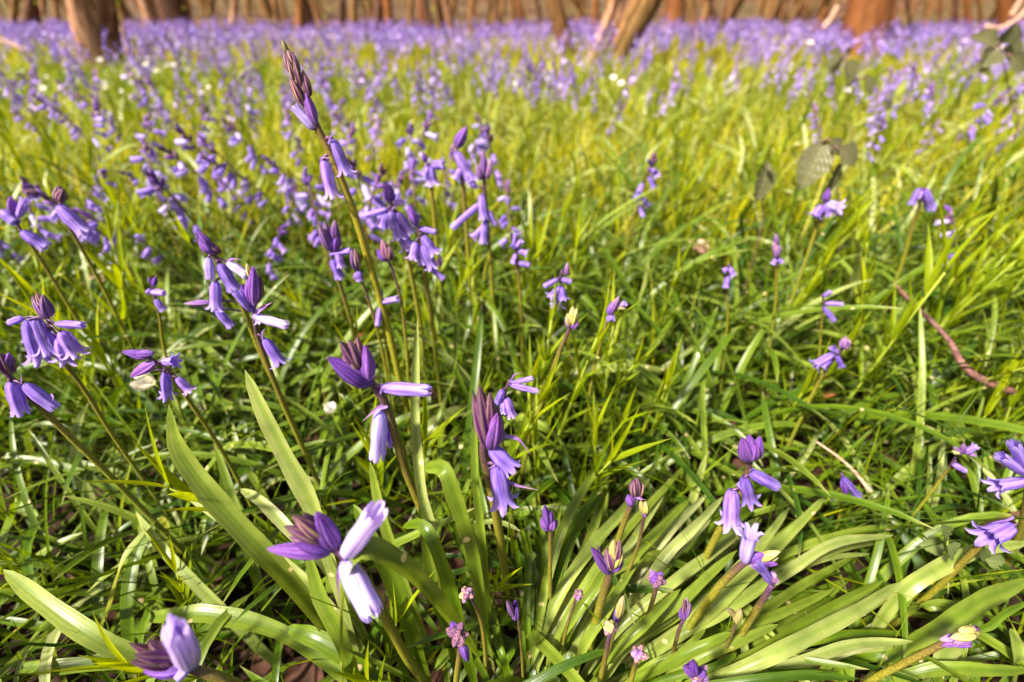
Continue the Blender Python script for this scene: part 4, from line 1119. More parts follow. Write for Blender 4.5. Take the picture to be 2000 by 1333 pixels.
FAN = [
 ([(1616, 966), (1510, 1077), (1400, 1180), (1300, 1260), (1180, 1345)], 40, 0.75, (0.11, 0.02, 0.03)),
 ([(1746, 1046), (1632, 1063), (1510, 1130), (1300, 1250), (1150, 1345)], 28, 0.85, (0.08, 0.02, 0.04)),
 ([(1766, 1023), (1650, 1042), (1540, 1080), (1400, 1160), (1200, 1300)], 22, 0.7, (0.06, 0.02, 0.03)),
 ([(1756, 1138), (1650, 1205), (1527, 1272), (1405, 1322), (1330, 1352)], 46, 0.8, (0.10, 0.05, 0.03)),
 ([(1784, 1253), (1650, 1264), (1510, 1312), (1420, 1352)], 33, 0.85, (0.09, 0.05, 0.02)),
 ([(1784, 1236), (1610, 1244), (1480, 1280), (1380, 1352)], 28, 0.35, (0.06, 0.03, 0.03)),
 ([(1676, 1326), (1545, 1322), (1400, 1338), (1300, 1372)], 26, 0.12, (0.11, 0.07, 0.02)),
 ([(1430, 1235), (1370, 1264), (1300, 1300), (1210, 1345)], 28, 0.5, (0.12, 0.06, 0.02)),
 ([(1412, 970), (1352, 1035), (1300, 1085), (1230, 1180), (1150, 1300)], 34, 0.9, (0.10, 0.02, 0.04)),
 ([(1480, 1010), (1400, 1075), (1320, 1130), (1200, 1240), (1120, 1345)], 34, 0.8, (0.08, 0.02, 0.04)),
 ([(1560, 1090), (1450, 1170), (1330, 1240), (1220, 1320)], 36, 0.75, (0.09, 0.03, 0.03)),
 ([(1630, 1150), (1500, 1210), (1380, 1270), (1270, 1345)], 32, 0.6, (0.07, 0.03, 0.03)),
 ([(1670, 1085), (1560, 1150), (1430, 1235), (1300, 1320)], 24, 0.6, (0.05, 0.03, 0.03)),
 ([(1150, 918), (1154, 930), (1112, 1000), (1078, 1100), (1045, 1250), (1030, 1350)], 27, 0.65, (0.10, 0.01, 0.06)),
 ([(1296, 884), (1231, 982), (1170, 1050), (1105, 1140), (1045, 1270), (1030, 1350)], 30, 0.75, (0.07, 0.01, 0.06)),
 ([(1192, 862), (1176, 972), (1150, 1050), (1100, 1180), (1060, 1345)], 24, 0.7, (0.06, 0.01, 0.06)),
 ([(1348, 900), (1262, 996), (1165, 1110), (1085, 1260), (1060, 1345)], 26, 0.7, (0.06, 0.01, 0.06)),
 ([(1350, 972), (1250, 1075), (1160, 1190), (1090, 1345)], 28, 0.6, (0.08, 0.02, 0.04)),
 ([(1300, 960), (1220, 1080), (1140, 1200), (1080, 1345)], 24, 0.85, (0.08, 0.02, 0.04)),
 ([(1040, 985), (1062, 1060), (1060, 1180), (1050, 1345)], 22, 0.5, (0.07, 0.01, 0.05)),
 ([(1095, 985), (1075, 1080), (1058, 1200), (1040, 1345)], 22, 0.6, (0.06, 0.01, 0.05)),
 ([(1010, 1000), (1030, 1100), (1030, 1230), (1040, 1345)], 20, 0.35, (0.06, 0.01, 0.05)),
 ([(870, 970), (905, 1060), (960, 1200), (1000, 1345)], 22, 0.5, (0.07, 0.01, 0.05)),
 ([(1240, 1030), (1180, 1120), (1110, 1230), (1070, 1345)], 22, 0.55, (0.08, 0.02, 0.05)),
 ([(1440, 1075), (1340, 1165), (1240, 1245), (1150, 1345)], 30, 0.65, (0.10, 0.03, 0.03)),
 ([(1500, 960), (1420, 1010), (1330, 1090), (1190, 1230)], 20, 0.4, (0.05, 0.02, 0.03)),
 ([(1600, 1030), (1480, 1100), (1350, 1190), (1230, 1300)], 24, 0.45, (0.05, 0.02, 0.03)),
 ([(1520, 1220), (1420, 1262), (1330, 1310), (1260, 1360)], 30, 0.7, (0.10, 0.05, 0.02)),
 ([(1250, 1090), (1190, 1180), (1140, 1270), (1110, 1350)], 26, 0.7, (0.10, 0.03, 0.03)),
 ([(1330, 1150), (1250, 1225), (1180, 1300), (1140, 1360)], 28, 0.6, (0.11, 0.03, 0.03)),
 ([(960, 1240), (985, 1290), (1010, 1360)], 22, 0.3, (0.06, 0.02, 0.02)),
]
for pts, w, tone, zz in FAN:
  leaf_px(c4, pts, w * (0.70 if w < 32 else 0.60), tone, z=zz, keel=0.34)
  for rpt in range(2):
    jx, jy = rng.uniform(-34, 34), rng.uniform(-30, 34)
    q = [(p[0] + jx * (1 - i / len(pts)) - (p[0] - 1060) * 0.10 * rng.uniform(-0.2, 1.2), p[1] + jy * (1 - i / len(pts)) + 12) for i, p in enumerate(pts)]
    leaf_px(c4, q, w * rng.uniform(0.42, 0.66), min(1, max(0.05, tone + rng.uniform(-0.4, 0.2))), z=(max(0.02, zz[0] - 0.03), max(0.008, zz[1] - 0.015), zz[2]), keel=0.36)
c5 = clump('bluish strap leaves crossing the bare soil beside the slanting cream budded stem', (at_z(1740, 1345, 0.0).x, 0.13, 0))
for pts, w, tone, zz in [
 ([(2010, 1062), (1900, 1076), (1800, 1132), (1735, 1190), (1690, 1260)], 30, 0.78, (0.10, 0.03, 0.03)),
 ([(2010, 1132), (1930, 1170), (1850, 1215), (1770, 1262), (1690, 1330)], 36, 0.55, (0.09, 0.03, 0.03)),
 ([(1890, 1235), (1840, 1290), (1800, 1345)], 34, 0.8, (0.05, 0.02, 0.02)),
 ([(2010, 1310), (1900, 1308), (1800, 1312), (1700, 1340)], 24, 0.5, (0.06, 0.03, 0.02)),
 ([(1980, 1230), (1990, 1280), (1975, 1345)], 34, 0.75, (0.06, 0.02, 0.02)),
 ([(2010, 1175), (1950, 1208), (1905, 1234), (1850, 1262)], 17, 0.3, (0.13, 0.10, 0.01)),
 ([(1905, 1180), (1820, 1185), (1740, 1195)], 20, 0.6, (0.06, 0.03, 0.02)),
 ([(1640, 1290), (1720, 1283), (1800, 1290), (1900, 1330)], 22, 0.3, (0.03, 0.03, 0.03)),
]:
    leaf_px(c5, pts, w, tone, z=zz)
c6 = clump('single long yellow edged strap leaf lying straight across the fine grass', (at_z(1030, 860, 0.0).x, at_z(1030, 860, 0.0).y, 0))
leaf_px(c6, [(1302, 722), (1210, 718), (1130, 728), (1060, 760), (1010, 830)], 20, 0.75, z=(0.10, 0.03, 0.03))
leaf_px(c6, [(1088, 858), (1060, 835), (1020, 818), (985, 835), (960, 880)], 20, 0.7, z=(0.07, 0.02, 0.04))
leaf_px(c6, [(930, 790), (870, 815), (820, 850), (790, 890)], 26, 0.85, z=(0.07, 0.03, 0.03))
c7 = clump('pale strap leaf bent right over like a hoop near the fallen twig', (at_z(2010, 905, 0.0).x, at_z(2010, 905, 0).y, 0))
leaf_px(c7, [(1878, 735), (1905, 735), (1940, 770), (1970, 830), (2005, 905)], 18, 0.8, z=(0.12, 0.0, 0.03))

# --- clumps of arching strap leaves in the grass: six kinds, copied
def clump_arrays(seed, n):
    g = np.random.default_rng(seed)
    az = g.uniform(0, 6.28, n)
    b = np.stack([0.012 * np.cos(az), 0.012 * np.sin(az), np.full(n, -0.004)], 1)
    V, F, UVs, T = ribbons(b, az, g.uniform(0.75, 1.35, n), g.uniform(0.6, 2.0, n), g.uniform(0.15, 0.28, n), g.uniform(0.0065, 0.0105, n), 14, np.clip(g.normal(0.42, 0.25, n), 0, 1), 'strap', wob=g.normal(0, 0.4, n))
    return V, F, UVs, T
CL = []
for k in range(7):
    V, F, UVs, T = clump_arrays(40 + k, 8 + k % 4)
    V[:, 2] = np.maximum(V[:, 2], -0.004)
    me = mesh_np('leaf_clump', V, F, UVs, T); me.materials.append(M['strap'])
    CL.append(me)
xs, ys = scatter(60, 0.10, 1.15, None, 0.1)
keep = np.argsort(np.hypot(xs, ys))[:110]
for i, k in enumerate(keep):
    o = bpy.data.objects.new('leaf_clump', CL[i % len(CL)])
    COL.objects.link(o)
    o.location = (xs[k], ys[k], 0)
    o.rotation_euler = (rng.uniform(-0.1, 0.1), rng.uniform(-0.1, 0.1), rng.uniform(0, 6.28))
    s = rng.uniform(0.7, 1.0) * (0.62 if ys[k] < 0.32 else 1.0)
    o.scale = (s, s, s)
    tag(o, 'small clump of arching strap leaves tangled in the grass around the close bluebells', 'leaf clump', 'small strap leaf clumps in the grass')
# --- loose strap leaves, fine grass, field grass: nobody could count them
def near_h(y): return np.clip(0.55 + y * 1.0, 0.5, 1.0)
xs, ys = scatter(1300, -0.12, 1.0, None, 0.75); n = len(xs)
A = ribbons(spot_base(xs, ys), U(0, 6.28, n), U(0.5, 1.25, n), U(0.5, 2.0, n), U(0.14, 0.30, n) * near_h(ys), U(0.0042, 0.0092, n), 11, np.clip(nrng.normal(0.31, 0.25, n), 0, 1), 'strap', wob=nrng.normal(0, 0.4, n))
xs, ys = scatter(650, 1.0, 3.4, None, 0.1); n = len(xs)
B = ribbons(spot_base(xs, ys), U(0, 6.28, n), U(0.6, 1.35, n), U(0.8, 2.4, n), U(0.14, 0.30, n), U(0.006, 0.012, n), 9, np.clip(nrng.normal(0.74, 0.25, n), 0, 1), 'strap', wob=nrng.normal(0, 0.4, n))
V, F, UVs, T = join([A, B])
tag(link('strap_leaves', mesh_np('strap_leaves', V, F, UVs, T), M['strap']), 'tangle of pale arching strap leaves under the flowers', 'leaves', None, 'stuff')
xs, ys = scatter(2800, -0.12, 0.75, None, 0.75); n = len(xs)
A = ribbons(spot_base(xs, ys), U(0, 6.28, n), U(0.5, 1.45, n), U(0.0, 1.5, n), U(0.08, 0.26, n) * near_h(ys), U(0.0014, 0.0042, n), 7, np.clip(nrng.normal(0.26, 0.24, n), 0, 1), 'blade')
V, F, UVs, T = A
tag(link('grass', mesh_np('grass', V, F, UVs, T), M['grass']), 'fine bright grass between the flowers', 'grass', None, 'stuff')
xs, ys = scatter(1900, 0.75, 1.6, None, 0.1); n = len(xs)
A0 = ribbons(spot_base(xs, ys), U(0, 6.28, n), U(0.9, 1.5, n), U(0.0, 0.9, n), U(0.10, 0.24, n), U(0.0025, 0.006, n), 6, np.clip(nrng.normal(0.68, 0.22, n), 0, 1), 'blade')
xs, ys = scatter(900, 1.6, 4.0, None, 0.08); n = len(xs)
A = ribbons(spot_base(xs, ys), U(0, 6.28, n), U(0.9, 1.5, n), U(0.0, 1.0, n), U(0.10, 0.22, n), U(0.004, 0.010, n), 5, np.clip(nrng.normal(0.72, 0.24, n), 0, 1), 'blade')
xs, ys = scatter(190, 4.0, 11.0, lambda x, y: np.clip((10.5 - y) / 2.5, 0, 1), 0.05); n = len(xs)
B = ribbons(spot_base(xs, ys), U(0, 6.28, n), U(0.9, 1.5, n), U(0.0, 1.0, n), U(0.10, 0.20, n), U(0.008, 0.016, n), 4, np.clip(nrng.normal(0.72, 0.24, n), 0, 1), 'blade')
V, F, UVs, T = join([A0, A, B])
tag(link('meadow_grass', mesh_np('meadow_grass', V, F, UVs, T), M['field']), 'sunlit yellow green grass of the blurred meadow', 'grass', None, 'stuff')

# --- upright leafy shoots with paired narrow leaves
def shoot_arrays(seed):
    g = np.random.default_rng(seed)
    hgt = g.uniform(0.13, 0.22)
    nn = 7
    base, az, el, bend, L, W, tone = [], [], [], [], [], [], []
    a0 = g.uniform(0, 6.28)
    tlt = g.normal(0, 0.10, 2)
    for i in range(nn):
        t = 0.25 + 0.75 * i / (nn - 1)
        for k in range(2):
            a = a0 + i * 1.57 + k * math.pi + g.normal(0, 0.15)
            base.append((tlt[0] * t * hgt, tlt[1] * t * hgt, hgt * t)); az.append(a)
            el.append(g.uniform(0.85, 1.2) + 0.24 * t); bend.append(g.uniform(-0.15, 0.7) * (1.25 - t))
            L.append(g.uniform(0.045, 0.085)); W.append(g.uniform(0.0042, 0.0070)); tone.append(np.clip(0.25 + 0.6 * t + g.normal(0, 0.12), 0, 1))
    V, F, UVs, T = ribbons(np.array(base), np.array(az), np.array(el), np.array(bend), np.array(L), np.array(W), 8, np.array(tone), 'lance', 0.25, np.zeros(len(az)))
    st = [Vector((tlt[0] * t * hgt, tlt[1] * t * hgt, hgt * t)) for t in np.linspace(0, 1, 6)]
    return (V, F, UVs, T), st
def shoot_material_stem():
    m, t, ns, ls = nt('shoot_stem')
    r = ns.new('ShaderNodeRGB'); r.outputs[0].default_value = (0.20, 0.25, 0.02, 1)
    finish(t, ns, ls, r.outputs[0], 0.5, 0.3)
    return m
M['shoot_stem'] = shoot_material_stem()
SH = []
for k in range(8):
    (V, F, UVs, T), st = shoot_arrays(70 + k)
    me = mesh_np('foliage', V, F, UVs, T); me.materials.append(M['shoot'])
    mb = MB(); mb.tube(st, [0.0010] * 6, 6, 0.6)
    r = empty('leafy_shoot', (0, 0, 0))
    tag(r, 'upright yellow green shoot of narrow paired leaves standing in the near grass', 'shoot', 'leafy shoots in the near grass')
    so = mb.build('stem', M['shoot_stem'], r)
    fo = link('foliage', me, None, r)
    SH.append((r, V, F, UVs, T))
def shoot_density(x, y):
    return np.clip(0.55 + 0.5 * np.sin(x * 9 + 2 * np.sin(y * 7)) * np.sin(y * 8 + x * 3) + np.where(x < 0.1, 0.15, -0.1), 0.05, 1) * np.where((x > -0.02) & (x < 0.26) & (y < 0.24), 0.12, 1)
xs, ys = scatter(230, 0.06, 0.95, shoot_density, 0.05)
order = np.argsort(np.hypot(xs, ys))[:230]
for i, k in enumerate(order):
    r = SH[i % 8][0]
    o = r if i < 8 else copy_tree(r)
    o.location = (xs[k], ys[k], 0)
    o.rotation_euler = (rng.uniform(-0.3, 0.3), rng.uniform(-0.3, 0.3), rng.uniform(0, 6.28))
    s = rng.uniform(0.7, 1.05) * (0.74 if ys[k] < 0.2 else 0.88 if ys[k] < 0.35 else 1.0)
    o.scale = (s, s, s)
xs, ys = scatter(120, 0.95, 3.0, shoot_density, 0.08); n = len(xs)
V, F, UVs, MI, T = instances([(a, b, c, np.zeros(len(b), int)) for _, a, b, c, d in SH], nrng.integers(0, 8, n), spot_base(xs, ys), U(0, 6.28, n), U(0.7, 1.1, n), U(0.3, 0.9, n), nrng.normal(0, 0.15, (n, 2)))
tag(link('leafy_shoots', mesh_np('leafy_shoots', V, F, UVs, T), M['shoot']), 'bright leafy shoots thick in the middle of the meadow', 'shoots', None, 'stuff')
# --- dark low herbs under the pale trunk
def herb_density(x, y): return np.exp(-((x + 2.2) / 1.1) ** 2 - ((y - 2.6) / 0.7) ** 2)
xs, ys = scatter(900, 1.6, 3.8, herb_density, 0.08); n = len(xs)
A = ribbons(np.stack([xs, ys, ground_z(xs, ys) + U(0.02, 0.13, n)], 1), U(0, 6.28, n), U(-0.1, 0.8, n), U(0.1, 0.9, n), U(0.03, 0.07, n), U(0.015, 0.03, n), 5, U(0, 1, n), 'broad')
xs, ys = scatter(260, -0.1, 0.9, None, 0.75); n = len(xs)
B = ribbons(np.stack([xs, ys, ground_z(xs, ys) + U(0.005, 0.035, n)], 1), U(0, 6.28, n), U(-0.1, 0.6, n), U(0.1, 0.9, n), U(0.015, 0.04, n), U(0.008, 0.02, n), 5, U(0, 0.8, n), 'broad')
V, F, UVs, T = join([A, B])
tag(link('ground_cover', mesh_np('ground_cover', V, F, UVs, T), M['herb']), 'low broad leaved herbs covering the soil', 'ground cover', None, 'stuff')
# --- dead leaves on the soil
xs, ys = scatter(700, -0.15, 1.3, None, 0.75); n = len(xs)
V, F, UVs, T = ribbons(np.stack([xs, ys, ground_z(xs, ys) + U(0.002, 0.012, n)], 1), U(0, 6.28, n), U(-0.2, 0.5, n), U(-0.8, 1.2, n), U(0.02, 0.055, n), U(0.012, 0.03, n), 5, U(0, 1, n), 'broad')
tag(link('leaf_litter', mesh_np('leaf_litter', V, F, UVs, T), M['litter']), 'dark brown leaf litter lying on the soil', 'leaf litter', None, 'stuff')

# ------------------------------------------------------------------ trees, trunk by trunk
def tree(label, base, top, wb, wt, mat, group=None, lump=0.10, height=5.0, flare=1.25, seed=0, zb=0.13, limbs=4, bend=0.0, name='tree'):
    """base, top: photo pixels of the trunk where it leaves the flowers and where it leaves the frame; wb, wt its widths there"""
    rr = random.Random(seed + 7)
    B = at_z(base[0], base[1], zb)
    T = at_y(top[0], top[1], B.y)
    d = (T - B); d = d / max(0.05, d.z)
    root3 = B - d * (zb - float(ground_z(B.x, B.y))); root3.z = float(ground_z(B.x, B.y)) - 0.05
    root = empty(name, root3)
    tag(root, label, 'tree', group)
    rb = wb * depth_of(B) / FPX / 2
    rt = wt * depth_of(T) / FPX / 2
    pts, rad = [], []
    n = 16
    for i in range(n):
        h = (i / (n - 1)) ** 1.5 * height
        k = min(1.0, h / max(0.2, T.z))
        straight = d * h
        if h > T.z:                                    # above the frame the stem straightens towards the light
            e = h - T.z
            straight = d * T.z + Vector((d.x * (e - min(e, 2.0) * e * 0.12), d.y * 0.3 * e, e))
        w = Vector((math.sin(h * 1.3 + seed) * 0.03 * h ** 0.7, math.cos(h * 1.1 + seed) * 0.03 * h ** 0.7, 0)) * min(1, max(0, h - 0.5)) + Vector((bend * rb * math.sin(min(h, 1.2) * 2.6), 0, 0))
        pts.append(straight + w)
        r = rb + (rt - rb) * k
        if h > T.z: r = rt * (1 - 0.75 * (h - T.z) / height)
        if h < 0.12: r *= 1 + (flare - 1) * (1 - h / 0.12)
        rad.append(max(0.004, r))
    mb = MB()
    dense = spline(pts, 46); rd = [rad[min(15, int(i / 45 * 15))] + (rad[min(15, int(i / 45 * 15) + 1)] - rad[min(15, int(i / 45 * 15))]) * (i / 45 * 15 - int(i / 45 * 15)) for i in range(46)]
    mb.tube(dense, rd, 22 if wb > 25 else 12, rr.random(), lump=lump, seed=seed)
    mb.build('trunk', M[mat], root)
    cb, cl = MB(), []
    for k in range(limbs):
        i = rr.randint(28, 43)
        p = dense[i]
        a = rr.uniform(0, 6.28)
        L = rr.uniform(0.5, 1.2) * height / 5
        q = [p, p + Vector((math.cos(a) * L * 0.4, math.sin(a) * L * 0.4, L * 0.3)), p + Vector((math.cos(a + 0.2) * L * 0.8, math.sin(a + 0.2) * L * 0.8, L * 0.85))]
        q = spline(q, 8)
        cb.tube(q, [rd[i] * 0.5 * (1 - 0.85 * j / 7) for j in range(8)], 6)
        for m in range(10):
            t = q[rr.randint(3, 7)]
            cl.append(t + Vector((rr.gauss(0, 0.16), rr.gauss(0, 0.16), rr.gauss(0, 0.12))))
    cl.append(dense[-1])
    if limbs:
        c = cb.build('crown', M[mat], root)
        ca = np.array([tuple(p) for p in cl]); nn = len(ca)
        V, F, UVs, T2 = ribbons(ca + np.array(root3), U(0, 6.28, nn), U(-0.5, 0.7, nn), U(0, 0.8, nn), U(0.03, 0.06, nn), U(0.02, 0.035, nn), 3, U(0, 1, nn), 'broad')
        link('spring_leaves', mesh_np('spring_leaves', V - np.array(root3), F, UVs, T2), M['springleaf'], c)
    return root
tree('thick pale fluted tree trunk with sunlit ridges rising from dark herbs', (190, 122), (168, 0), 68, 70, 'bark_pale', None, 0.15, 6.5, 1.2, 3, limbs=6)
tree('thick orange brown tree trunk flaring at its foot near pale broken branches', (1680, 96), (1703, 0), 90, 75, 'bark_red', None, 0.05, 6.5, 1.2, 5, limbs=6)
tree('pinkish smooth trunk standing tight against a dark brown trunk', (300, 52), (284, 0), 34, 30, 'bark_pale', None, 0.06, 6, 1.15, 8, zb=0.2)
tree('dark brown wide trunk paired with the pinkish smooth one', (345, 47), (330, 0), 58, 50, 'bark_dark', None, 0.10, 6, 1.1, 9, zb=0.2)
tree('tan trunk leaning slightly, first to one side of the slanting coppice stems', (1104, 72), (1084, 0), 30, 32, 'bark_tan', None, 0.05, 6, 1.2, 12, zb=0.2)
tree('wide smooth reddish trunk just behind the slanting coppice', (1318, 47), (1322, 0), 40, 33, 'bark_red', None, 0.04, 6.5, 1.1, 14, zb=0.2)
tree('slim ochre trunk with a blackened foot between the two reddish trunks', (1358, 62), (1346, 0), 17, 17, 'bark_tan', None, 0.05, 5.5, 1.5, 15, zb=0.2, bend=0.5)
tree('short dark pear shaped trunk foot alone on the open violet carpet', (1527, 40), (1530, 0), 17, 8, 'bark_dark', None, 0.05, 5, 1.2, 16, zb=0.2)
tree('orange lit slim trunk next to the short dark trunk foot', (1562, 37), (1563, 0), 11, 16, 'bark_red', None, 0.05, 5, 1.0, 17, zb=0.22)
tree('orange trunk with a black burnt base among crossing pale sticks', (1962, 45), (1966, 0), 22, 26, 'bark_red', None, 0.06, 5, 1.2, 18, zb=0.2)
# coppice stool: several stems from one root
cop = at_z(1190, 100, 0.12)
for lab, b, t, wb, wt, m, sd in (
    ('thickest slanting stem of the coppice, silvery on top and dark beneath', (1210, 94), (1258, 0), 34, 60, 'bark_tan', 21),
    ('thin leaning coppice stem with a pale upper edge', (1160, 90), (1198, 0), 17, 20, 'bark_pale', 22),
    ('pale straight coppice stem squeezed behind the thickest slanting one', (1196, 80), (1212, 0), 14, 12, 'bark_pale', 23),
    ('dark crooked coppice stem in the gap beside the pale straight one', (1178, 92), (1226, 0), 9, 11, 'bark_dark', 26),
    ('short tan coppice stem low at the front of the stool', (1188, 104), (1240, 0), 12, 10, 'bark_tan', 27),
    ('ochre coppice stem crossing away to the other side', (1166, 52), (1128, 0), 12, 12, 'bark_tan', 24),
    ('upright orange brown coppice stem at the back of the stool', (1163, 58), (1164, 0), 11, 13, 'bark_red', 25)):
    tree(lab, b, t, wb, wt, m, 'stems of the slanting coppice', 0.06, 4.5, 1.15, sd, zb=0.16, limbs=3)
FAR = [(20, 48, 12, 12, 'bark_tan'), (55, 44, 34, 16, 'bark_dark'), (82, 40, 10, 9, 'bark_pale'), (112, 46, 9, 9, 'bark_tan'), (412, 40, 14, 14, 'bark_tan'), (452, 44, 12, 10, 'bark_pale'), (486, 40, 10, 10, 'bark_tan'),
       (540, 42, 11, 10, 'bark_tan'), (586, 46, 24, 14, 'bark_red'), (606, 44, 14, 22, 'bark_dark'), (625, 45, 12, 10, 'bark_tan'), (664, 42, 14, 11, 'bark_dark'), (688, 48, 13, 16, 'bark_tan'), (736, 50, 22, 18, 'bark_dark'), (757, 52, 22, 16, 'bark_red'),
       (801, 50, 11, 11, 'bark_tan'), (829, 51, 13, 14, 'bark_red'), (843, 52, 12, 15, 'bark_dark'), (866, 49, 11, 16, 'bark_tan'), (884, 56, 10, 16, 'bark_pale'), (920, 52, 9, 11, 'bark_tan'), (952, 49, 7, 8, 'bark_tan'), (974, 52, 9, 10, 'bark_dark'),
       (1004, 53, 9, 10, 'bark_tan'), (1028, 50, 12, 12, 'bark_red'), (1056, 42, 12, 8, 'bark_dark'), (1078, 48, 9, 8, 'bark_dark'), (1402, 46, 9, 8, 'bark_dark'), (1500, 38, 6, 6, 'bark_tan'), (1262, 40, 10, 8, 'bark_dark'), (1752, 58, 9, 9, 'bark_red'),
       (1782, 52, 7, 8, 'bark_dark'), (1810, 56, 8, 8, 'bark_tan'), (1838, 52, 7, 6, 'bark_red'), (1868, 56, 10, 11, 'bark_dark'), (1896, 54, 16, 12, 'bark_red'), (1922, 48, 8, 8, 'bark_tan'), (1985, 52, 12, 10, 'bark_dark')]
for i, (bx, by, wb, wt, m) in enumerate(FAR):
    if bx < 700:
        lab, gr = 'thin blurred trunk at the back of the wood where young yellow leaves hang', 'thin trunks under the yellow leaves'
    elif bx < 1200:
        lab, gr = 'thin brown trunk in the dense row behind the violet carpet', 'thin trunks in the dense row'
    else:
        lab, gr = 'thin dim trunk in the darker part of the wood around the red trunk', 'thin trunks around the red trunk'
    tree(lab, (bx, by), (bx + rng.uniform(-16, 10), 0), wb, wt, m, gr, 0.05, rng.uniform(4, 6), 1.15, 40 + i, zb=0.2, limbs=2, bend=rng.uniform(-0.6, 0.6))
# --- thicket and hanging leaves far back, one mass
def build_thicket():
    mb = MB()
    for k in range(1100):
        Yk = rng.uniform(12, 36)
        X = rng.uniform(-1.5, 1.5) * Yk
        z0 = float(ground_z(X, Yk))
        hh = rng.uniform(2, 5)
        l = rng.gauss(0, 0.22) * hh
        p = [Vector((X, Yk, z0)), Vector((X + l * 0.4 + rng.uniform(-0.1, 0.1), Yk, z0 + hh * 0.5)), Vector((X + l, Yk, z0 + hh))]
        r = rng.uniform(0.008, 0.06) * (1 + 2.0 * (rng.random() < 0.12))
        mb.tube(p, [r, r * 0.8, r * 0.4], 5)
    o = mb.build('thicket', M['bark_tan'], None)
    tag(o, 'dense brown thicket of thin stems closing off the wood', 'thicket', None, 'stuff')
    n = 16000
    Yk = U(10, 34, n); X = nrng.uniform(-1.35, 1.35, n) * Yk
    u = X / Yk
    keep = nrng.uniform(0, 1, n) < np.where(u < -0.25, 0.95, np.where(u < 0.15, 0.4, 0.2))
    X, Yk = X[keep], Yk[keep]; n = len(X)
    cl = np.sin(X * 2.1) * np.sin(Yk * 1.7 + X)
    Z = ground_z(X, Yk) + U(0.35, 1.9, n) + 0.25 * cl
    V, F, UVs, T = ribbons(np.stack([X, Yk, Z], 1), U(0, 6.28, n), U(-0.6, 0.6, n), U(0, 0.8, n), U(0.05, 0.12, n), U(0.03, 0.07, n), 3, U(0, 1, n), 'broad')
    tag(link('undergrowth_leaves', mesh_np('undergrowth_leaves', V, F, UVs, T), M['springleaf']), 'young yellow green leaves hanging between the far trunks', 'leaves', None, 'stuff')
build_thicket()

# --- sticks, broken branches, twigs
def stick(name, label, cat, pts, w, mat, z=None, y=None, group=None, taper=0.5):
    P = []
    for i, p in enumerate(pts):
        f = i / (len(pts) - 1)
        P.append(at_z(p[0], p[1], z[0] + (z[1] - z[0]) * f) if z is not None else at_y(p[0], p[1], y))
    base = P[-1].copy()
    line = spline([q - base for q in P], 24)
    r = w * depth_of(sum(P, Vector()) / len(P)) / FPX / 2
    mb = MB()
    rr = random.Random(int(w * 31 + pts[0][0]))
    mb.tube(line, [r * (taper + (1 - taper) * i / 23) * rr.uniform(0.88, 1.14) for i in range(24)], 9, lump=0.08, seed=int(pts[0][0]))
    me = mb.build(name, M[mat], None)
    me.location = base
    return tag(me, label, cat, group)
stick('fallen_twig', 'pinkish brown bare twig lying slanted in the fine grass', 'twig', [(1748, 556), (1790, 600), (1850, 660), (1880, 712), (1920, 742), (1978, 766)], 13, 'twig', z=(0.15, 0.115))
stick('dark_twig', 'short dark brown twig behind the deep violet bell', 'twig', [(1872, 1052), (1910, 1032), (1965, 1010), (2012, 1000)], 12, 'bark_dark', z=(0.05, 0.06))
stick('dry_stalk', 'straw coloured dry stalk lying across the tangled grass', 'stalk', [(1596, 864), (1640, 895), (1672, 925), (1700, 960)], 7, 'wood_pale', z=(0.11, 0.08))
by_ = at_z(1690, 75, 0.15).y + 0.3
stick('broken_branch', 'pale pink split branch stump leaning beside the red trunk', 'branch', [(1637, 12), (1622, 38), (1604, 60)], 12, 'wood_pale', y=by_ - 0.4, taper=0.7)
stick('broken_branch', 'orange split branch leaning with the pale pink one', 'branch', [(1616, 14), (1602, 40), (1594, 62)], 10, 'bark_red', y=by_ - 0.3, taper=0.7)
stick('broken_branch', 'dark fallen branch tucked behind the red trunk foot', 'branch', [(1680, 12), (1650, 30), (1612, 46)], 12, 'bark_dark', y=by_ + 0.5, taper=0.7)
stick('broken_branch', 'long pale stick sloping up past the burnt orange trunk', 'branch', [(2010, 10), (1990, 34), (1955, 55), (1925, 52)], 8, 'wood_pale', y=3.9, taper=0.7)
stick('broken_branch', 'pale upright stick crossing the burnt orange trunk', 'branch', [(1996, -6), (1986, 12), (1976, 30)], 10, 'wood_pale', y=3.7, taper=0.8)
stick('dead_sapling', 'pale topped dead sapling stump beside the fluted trunk', 'sapling', [(221, 30), (240, 60), (250, 98), (254, 112)], 8, 'wood_pale', y=4.2, taper=0.9)
stick('dead_branch', 'dark dead branch dipping across the violet carpet near the fluted trunk', 'branch', [(330, 55), (300, 82), (272, 105), (262, 112)], 5, 'bark_dark', y=3.9)
stick('dead_branch', 'long thin dark branch lying flat over the violet carpet', 'branch', [(300, 90), (340, 100), (390, 112), (430, 118)], 5, 'bark_dark', y=3.6)
stick('dead_branch', 'pale stick lying in the herbs at the edge of the wood', 'branch', [(-10, 72), (20, 85), (48, 100)], 7, 'wood_pale', y=3.8)

